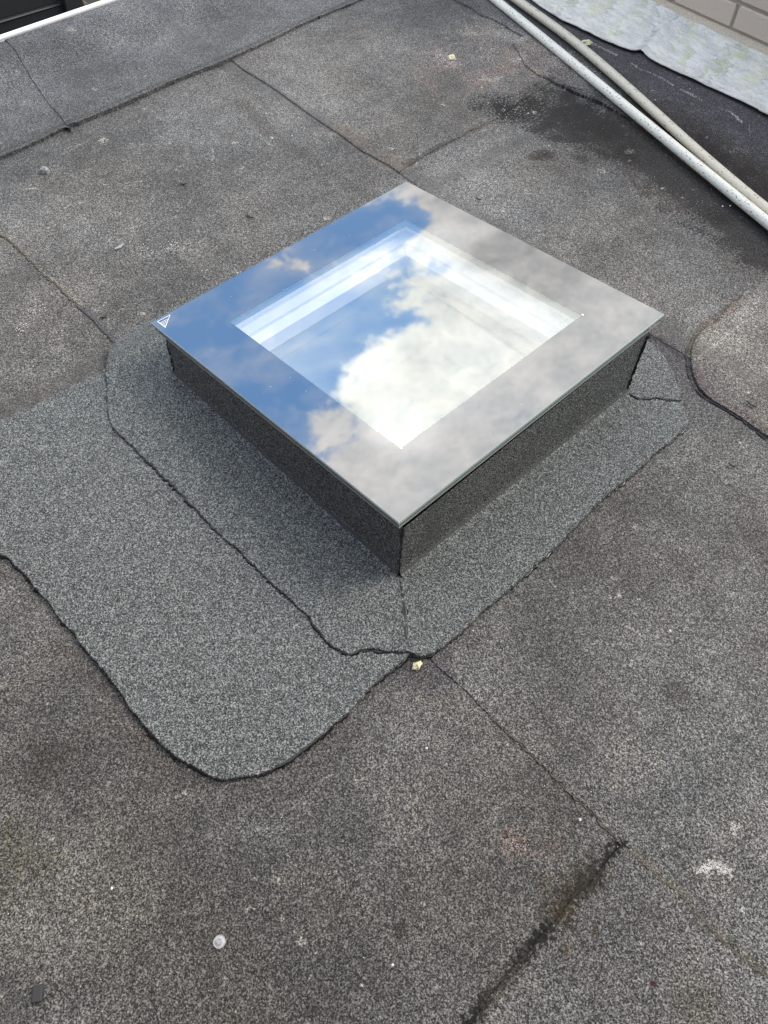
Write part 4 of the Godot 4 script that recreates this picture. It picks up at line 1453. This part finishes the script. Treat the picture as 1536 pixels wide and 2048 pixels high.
# ------------------------------------------------------------------ loose things on the roof
func loose(called: String, label: String, category: String, u: float, v: float, y: float, size: Vector3, turn: float, mat: Material, group := "", rough := 0.35) -> void:
	var p := at(u, v, y)
	var mb := MB.new()
	lump_into(mb, Vector3(0, size.y * 0.5, 0), size, turn, u + v, rough)
	var o := commit(mb, called, mat)
	o.position = p
	tag(o, label, category, group)


func sliver(called: String, label: String, u: float, v: float, u2: float, v2: float, y: float, wide: float, mat: Material, curl := 0.3) -> void:
	# a curled scrap of felt lying on the roof
	var a := at(u, v, y)
	var b := at(u2, v2, y)
	var o := base(called, (a + b) / 2.0)
	tag(o, label, "felt scrap", "felt scraps lying on the roof")
	var mb := MB.new()
	var k := 8
	var d := b - a
	var side := d.cross(Vector3.UP).normalized()
	var q := []
	for i in k + 1:
		var t := float(i) / k
		var bend := sin(PI * t) * curl
		var c := d * (t - 0.5) + side * bend * d.length() * 0.4 + Vector3(0, 0.0028 + 0.003 * absf(t - 0.5), 0)
		var w := wide * (0.55 + 0.45 * sin(PI * t)) * (1.0 + 0.5 * wob.get_noise_1d(u + t * 80.0))
		q.append([c + side * w, c - side * w])
	for i in k:
		var up := Vector3.UP
		var th := Vector3(0, 0.0026, 0)
		mb.quad(q[i][0], q[i + 1][0], q[i + 1][1], q[i][1], up)
		mb.quad(q[i][0], q[i + 1][0], q[i + 1][0] - th, q[i][0] - th, side)
		mb.quad(q[i][1], q[i + 1][1], q[i + 1][1] - th, q[i][1] - th, -side)
	for i in [0, k]:
		var th := Vector3(0, 0.0026, 0)
		mb.quad(q[i][0], q[i][1], q[i][1] - th, q[i][0] - th, -d.normalized() if i == 0 else d.normalized())
	commit(mb, "scrap", mat, o)


func make_loose() -> void:
	# clear plastic washer
	var w := base("plastic_washer", at(439, 1884, 0.0))
	tag(w, "small round clear plastic washer lying flat on the felt", "washer")
	var mb := MB.new()
	var prof := [[0.0, 0.0040], [0.0016, 0.0040], [0.0022, 0.0030], [0.0030, 0.0042], [0.0036, 0.0040], [0.0042, 0.0026], [0.0072, 0.0016], [0.0078, 0.0022], [0.0083, 0.0012], [0.0080, 0.0002]]
	for i in prof.size() - 1:
		for j in 28:
			var a0 := TAU * j / 28.0
			var a1 := TAU * (j + 1) / 28.0
			var p := func(k: int, a: float) -> Vector3: return Vector3(cos(a) * prof[k][0], prof[k][1], sin(a) * prof[k][0])
			var s := Vector2(prof[i + 1][1] - prof[i][1], prof[i + 1][0] - prof[i][0]).normalized()
			var n0 := Vector3(-s.x * cos(a0), s.y + 0.01, -s.x * sin(a0)).normalized()
			var n1 := Vector3(-s.x * cos(a1), s.y + 0.01, -s.x * sin(a1)).normalized()
			if i: mb.tri(p.call(i, a0), p.call(i, a1), p.call(i + 1, a1), n0, n1, n1)
			mb.tri(p.call(i, a0), p.call(i + 1, a1), p.call(i + 1, a0), n0, n1, n0)
	commit(mb, "disc", M.cap, w)
	var chip := MB.new()
	chip.box(Transform3D(Basis.from_euler(Vector3(0.06, -0.62, 0.05)), Vector3(0, 0.0035, 0)), Vector3(-0.0062, -0.0032, -0.0098), Vector3(0.0062, 0.0034, 0.0098), 0.0012)
	var chip_o := commit(chip, "slate_chip", M.slate)
	chip_o.position = at(77, 1988, 0.0)
	tag(chip_o, "dark grey rectangular chip lying on the worn felt", "chip")
	loose("stone", "small grey stone on the felt next to the roof edge strip", "stone", 92, 347, 0.0, Vector3(0.010, 0.013, 0.012), 0.3, M.stone)
	loose("moss_tuft", "pale yellow tuft of dry lichen at the skylight flashing corner", "lichen", 834, 1332, 0.003, Vector3(0.008, 0.004, 0.0065), 0.2, M.lichen, "", 0.8)
	loose("lichen_crust", "pale yellow lichen crust on the scuffed felt behind the skylight", "lichen", 902, 116, 0.0050, Vector3(0.013, 0.004, 0.010), 0.4, M.lichen, "", 1.0)
	loose("paint_flake", "yellowish white flake lying on the dark strip beside the tan pipe", "flake", 1172, 87, 0.012, Vector3(0.022, 0.006, 0.013), -0.5, M.yellow, "", 0.6)
	loose("white_pebble", "white pebble on the lead flashing, larger of the pair", "pebble", 1432, 119, 0.062, Vector3(0.0085, 0.004, 0.0048), 0.1, M.chip_white, "pebbles on the lead flashing")
	loose("white_pebble", "white pebble on the lead flashing, smaller of the pair", "pebble", 1423, 120, 0.062, Vector3(0.0036, 0.003, 0.004), 0.1, M.chip_white, "pebbles on the lead flashing")
	sliver("felt_scrap", "grey curled felt scrap lying on the scuffed left sheet", 230, 500, 248, 490, 0.0035, 0.0035, M.stone, 0.1)
	sliver("felt_scrap", "thin black curled felt scrap between the roof edge and the skylight", 362, 366, 373, 369, 0.0035, 0.0022, M.slate, 0.6)
	sliver("felt_scrap", "bent black felt scrap beside the long silted seam", 201, 637, 213, 629, 0.0035, 0.0024, M.slate, 0.6)
	sliver("felt_scrap", "black felt scrap just behind the mirrored corner of the skylight", 494, 426, 508, 438, 0.0035, 0.0016, M.slate, 0.4)
	sliver("felt_scrap", "dark felt sliver on the patch with the rounded corner", 1492, 803, 1512, 816, 0.0095, 0.0014, M.slate, 0.1)
	sliver("felt_scrap", "short dark felt sliver on the open felt below the right flashing", 1457, 928, 1470, 935, 0.006, 0.0014, M.slate, 0.1)
	sliver("felt_scrap", "tiny dark felt sliver close to the far glass edge", 952, 398, 962, 401, 0.006, 0.0014, M.slate, 0.1)
	rng.seed = 17
	for q in [[532, 227], [584, 272], [657, 286], [554, 81], [1340, 1262], [946, 1262], [853, 1497], [1445, 413], [1460, 412], [1030, 225], [1056, 227], [1380, 178], [1310, 200], [224, 1777], [785, 1930], [1160, 1640]]:
		var grp := "white grit scattered over the felt"
		var where := "small white grain of grit lying loose on the open felt"
		if q[1] > 200 and q[1] < 230 and q[0] > 1000: where = "white grain of grit lying in the black grime by the felt lap"
		elif q[1] > 400 and q[1] < 420: where = "white grain of grit on the damp felt beside the whiter pipe"
		elif q[0] > 1300 and q[1] < 210: where = "white grain of grit on the dark strip between pipes and flashing"
		elif q[1] > 220 and q[1] < 290: where = "white grain of grit on the felt between roof edge strip and skylight"
		loose("grit", where, "grit", q[0], q[1], 0.0115 if q[1] < 430 and q[0] > 1000 else 0.006, Vector3(1, 0.7, 0.8) * rng.randf_range(0.0014, 0.0026), rng.randf_range(0, 3), M.chip_white, grp)


# mineral granules that have come loose and lie on the felt
func make_granules() -> void:
	var mb := MB.new()
	var p := [Vector3(1, 0.1, 0), Vector3(0.1, 0.1, 0.8), Vector3(-0.9, 0, 0.1), Vector3(-0.1, -0.1, -1), Vector3(0.1, 0.8, -0.1), Vector3(0, -0.7, 0)]
	for i in 4:
		for k in [4, 5]:
			var a: Vector3 = p[i]
			var b: Vector3 = p[(i + 1) % 4]
			var c: Vector3 = p[k]
			var nn := (b - a).cross(c - a).normalized()
			if nn.dot(a + b + c) < 0.0: nn = -nn
			mb.tri(a, b, c, nn)
	var seed_mesh := commit(mb, "seed", M.granule)
	var mesh := seed_mesh.mesh
	seed_mesh.free()
	var mm := MultiMesh.new()
	mm.transform_format = MultiMesh.TRANSFORM_3D
	mm.use_colors = true
	mm.mesh = mesh
	rng.seed = 404
	# spots where pale grit lies thick: [x, y in the photograph, spread, how many]
	var thick := [[1010, 72, 26, 260], [1040, 86, 14, 200], [985, 105, 40, 260], [1040, 122, 14, 160], [1120, 125, 40, 320], [1165, 155, 26, 160], [885, 118, 24, 200], [905, 132, 14, 80], [985, 163, 16, 90], [1470, 1655, 10, 50], [1035, 1690, 22, 40], [1030, 225, 40, 90], [1390, 415, 60, 90], [300, 505, 30, 60], [345, 495, 25, 60], [70, 625, 25, 60], [45, 655, 20, 50]]
	var spots := []
	for q in thick:
		for k in q[3]: spots.append(at2(q[0] + rng.randfn(0.0, 0.55) * q[2], q[1] + rng.randfn(0.0, 0.35) * q[2]))
	for k in 620:
		# a crescent of white residue
		var t := -PI * 0.95 + rng.randf() * 2.9
		var rr: float = [30.0, 20.0][k % 2] + rng.randfn(0.0, 3.0)
		spots.append(at2(1428 + cos(t) * rr, 1750 + sin(t) * rr * 0.75))
	var n := 15000 + spots.size()
	mm.instance_count = n
	for i in n:
		var q := Vector2(rng.randf_range(-1.1, 2.0), rng.randf_range(-2.08, 1.1))
		if i >= 15000: q = spots[i - 15000]
		var y := 0.0
		for l in levels:
			if l[1] > y and Geometry2D.is_point_in_polygon(q, l[0]): y = l[1]
		if q.y < -1.78: y = maxf(y, edge_y(q.x, q.y) + 0.001)
		if q.x > -0.02 and q.x < kerb + 0.02 and q.y > -kerb - 0.02 and q.y < 0.02: y = -0.05
		var r := 0.0004 + 0.0006 * pow(rng.randf(), 2.0)
		if i >= 15000 and q.y < -0.5: r *= 1.7
		var b := Basis.from_euler(Vector3(rng.randf_range(-0.6, 0.6), rng.randf_range(0, TAU), rng.randf_range(-0.6, 0.6))).scaled(Vector3(r * rng.randf_range(0.8, 1.6), r, r * rng.randf_range(0.7, 1.1)))
		mm.set_instance_transform(i, Transform3D(b, Vector3(q.x, y + r * 0.5, q.y)))
		var t := 0.30 + 0.45 * rng.randf() if i < 15000 else 0.55 + 0.3 * rng.randf()
		mm.set_instance_color(i, Color(t, t * 0.985, t * 0.95))
	var o := MultiMeshInstance3D.new()
	o.name = "loose_granules"
	o.multimesh = mm
	add_child(o)
	tag(o, "pale mineral granules scattered loose over all the felt", "granules", "", "stuff")


func _ready() -> void:
	var cam := Camera3D.new()
	cam.name = "camera"
	add_child(cam)
	cam.transform = Transform3D(Basis(RIGHT, UP, -FWD).orthonormalized(), EYE)
	cam.fov = rad_to_deg(2.0 * atan(1024.0 / FOCAL))
	cam.near = 0.02
	cam.far = 120.0
	cam.current = true
	var we := WorldEnvironment.new()
	we.name = "environment"
	var env := Environment.new()
	env.background_mode = Environment.BG_SKY
	env.tonemap_mode = Environment.TONE_MAPPER_LINEAR
	env.tonemap_exposure = 1.0
	env.sdfgi_enabled = true
	env.ssao_enabled = true
	env.ssil_enabled = true
	env.sky = Sky.new()
	var pano := PanoramaSkyMaterial.new()
	pano.panorama = make_sky()
	pano.energy_multiplier = 1.3
	env.sky.sky_material = pano
	we.environment = env
	add_child(we)
	# the sun behind thin cloud, over the wall to the right
	var sun := DirectionalLight3D.new()
	sun.name = "sun"
	add_child(sun)
	sun.look_at_from_position(Vector3(0.66, 0.66, 0.30) * 10.0, Vector3.ZERO, Vector3.UP)
	sun.light_energy = 1.1
	sun.light_angular_distance = 30.0
	sun.light_color = Color(1.0, 0.94, 0.86)
	sun.shadow_enabled = true

	wob.seed = 9
	wob.frequency = 0.05
	wob.noise_type = FastNoiseLite.TYPE_SIMPLEX_SMOOTH
	make_grain()
	make_map()
	make_materials()
	make_roof()
	make_skylight()
	make_patch()
	make_silt()
	make_wall()
	make_added_wall()
	make_lead()
	make_pipes()
	make_beyond()
	make_loose()
	make_granules()
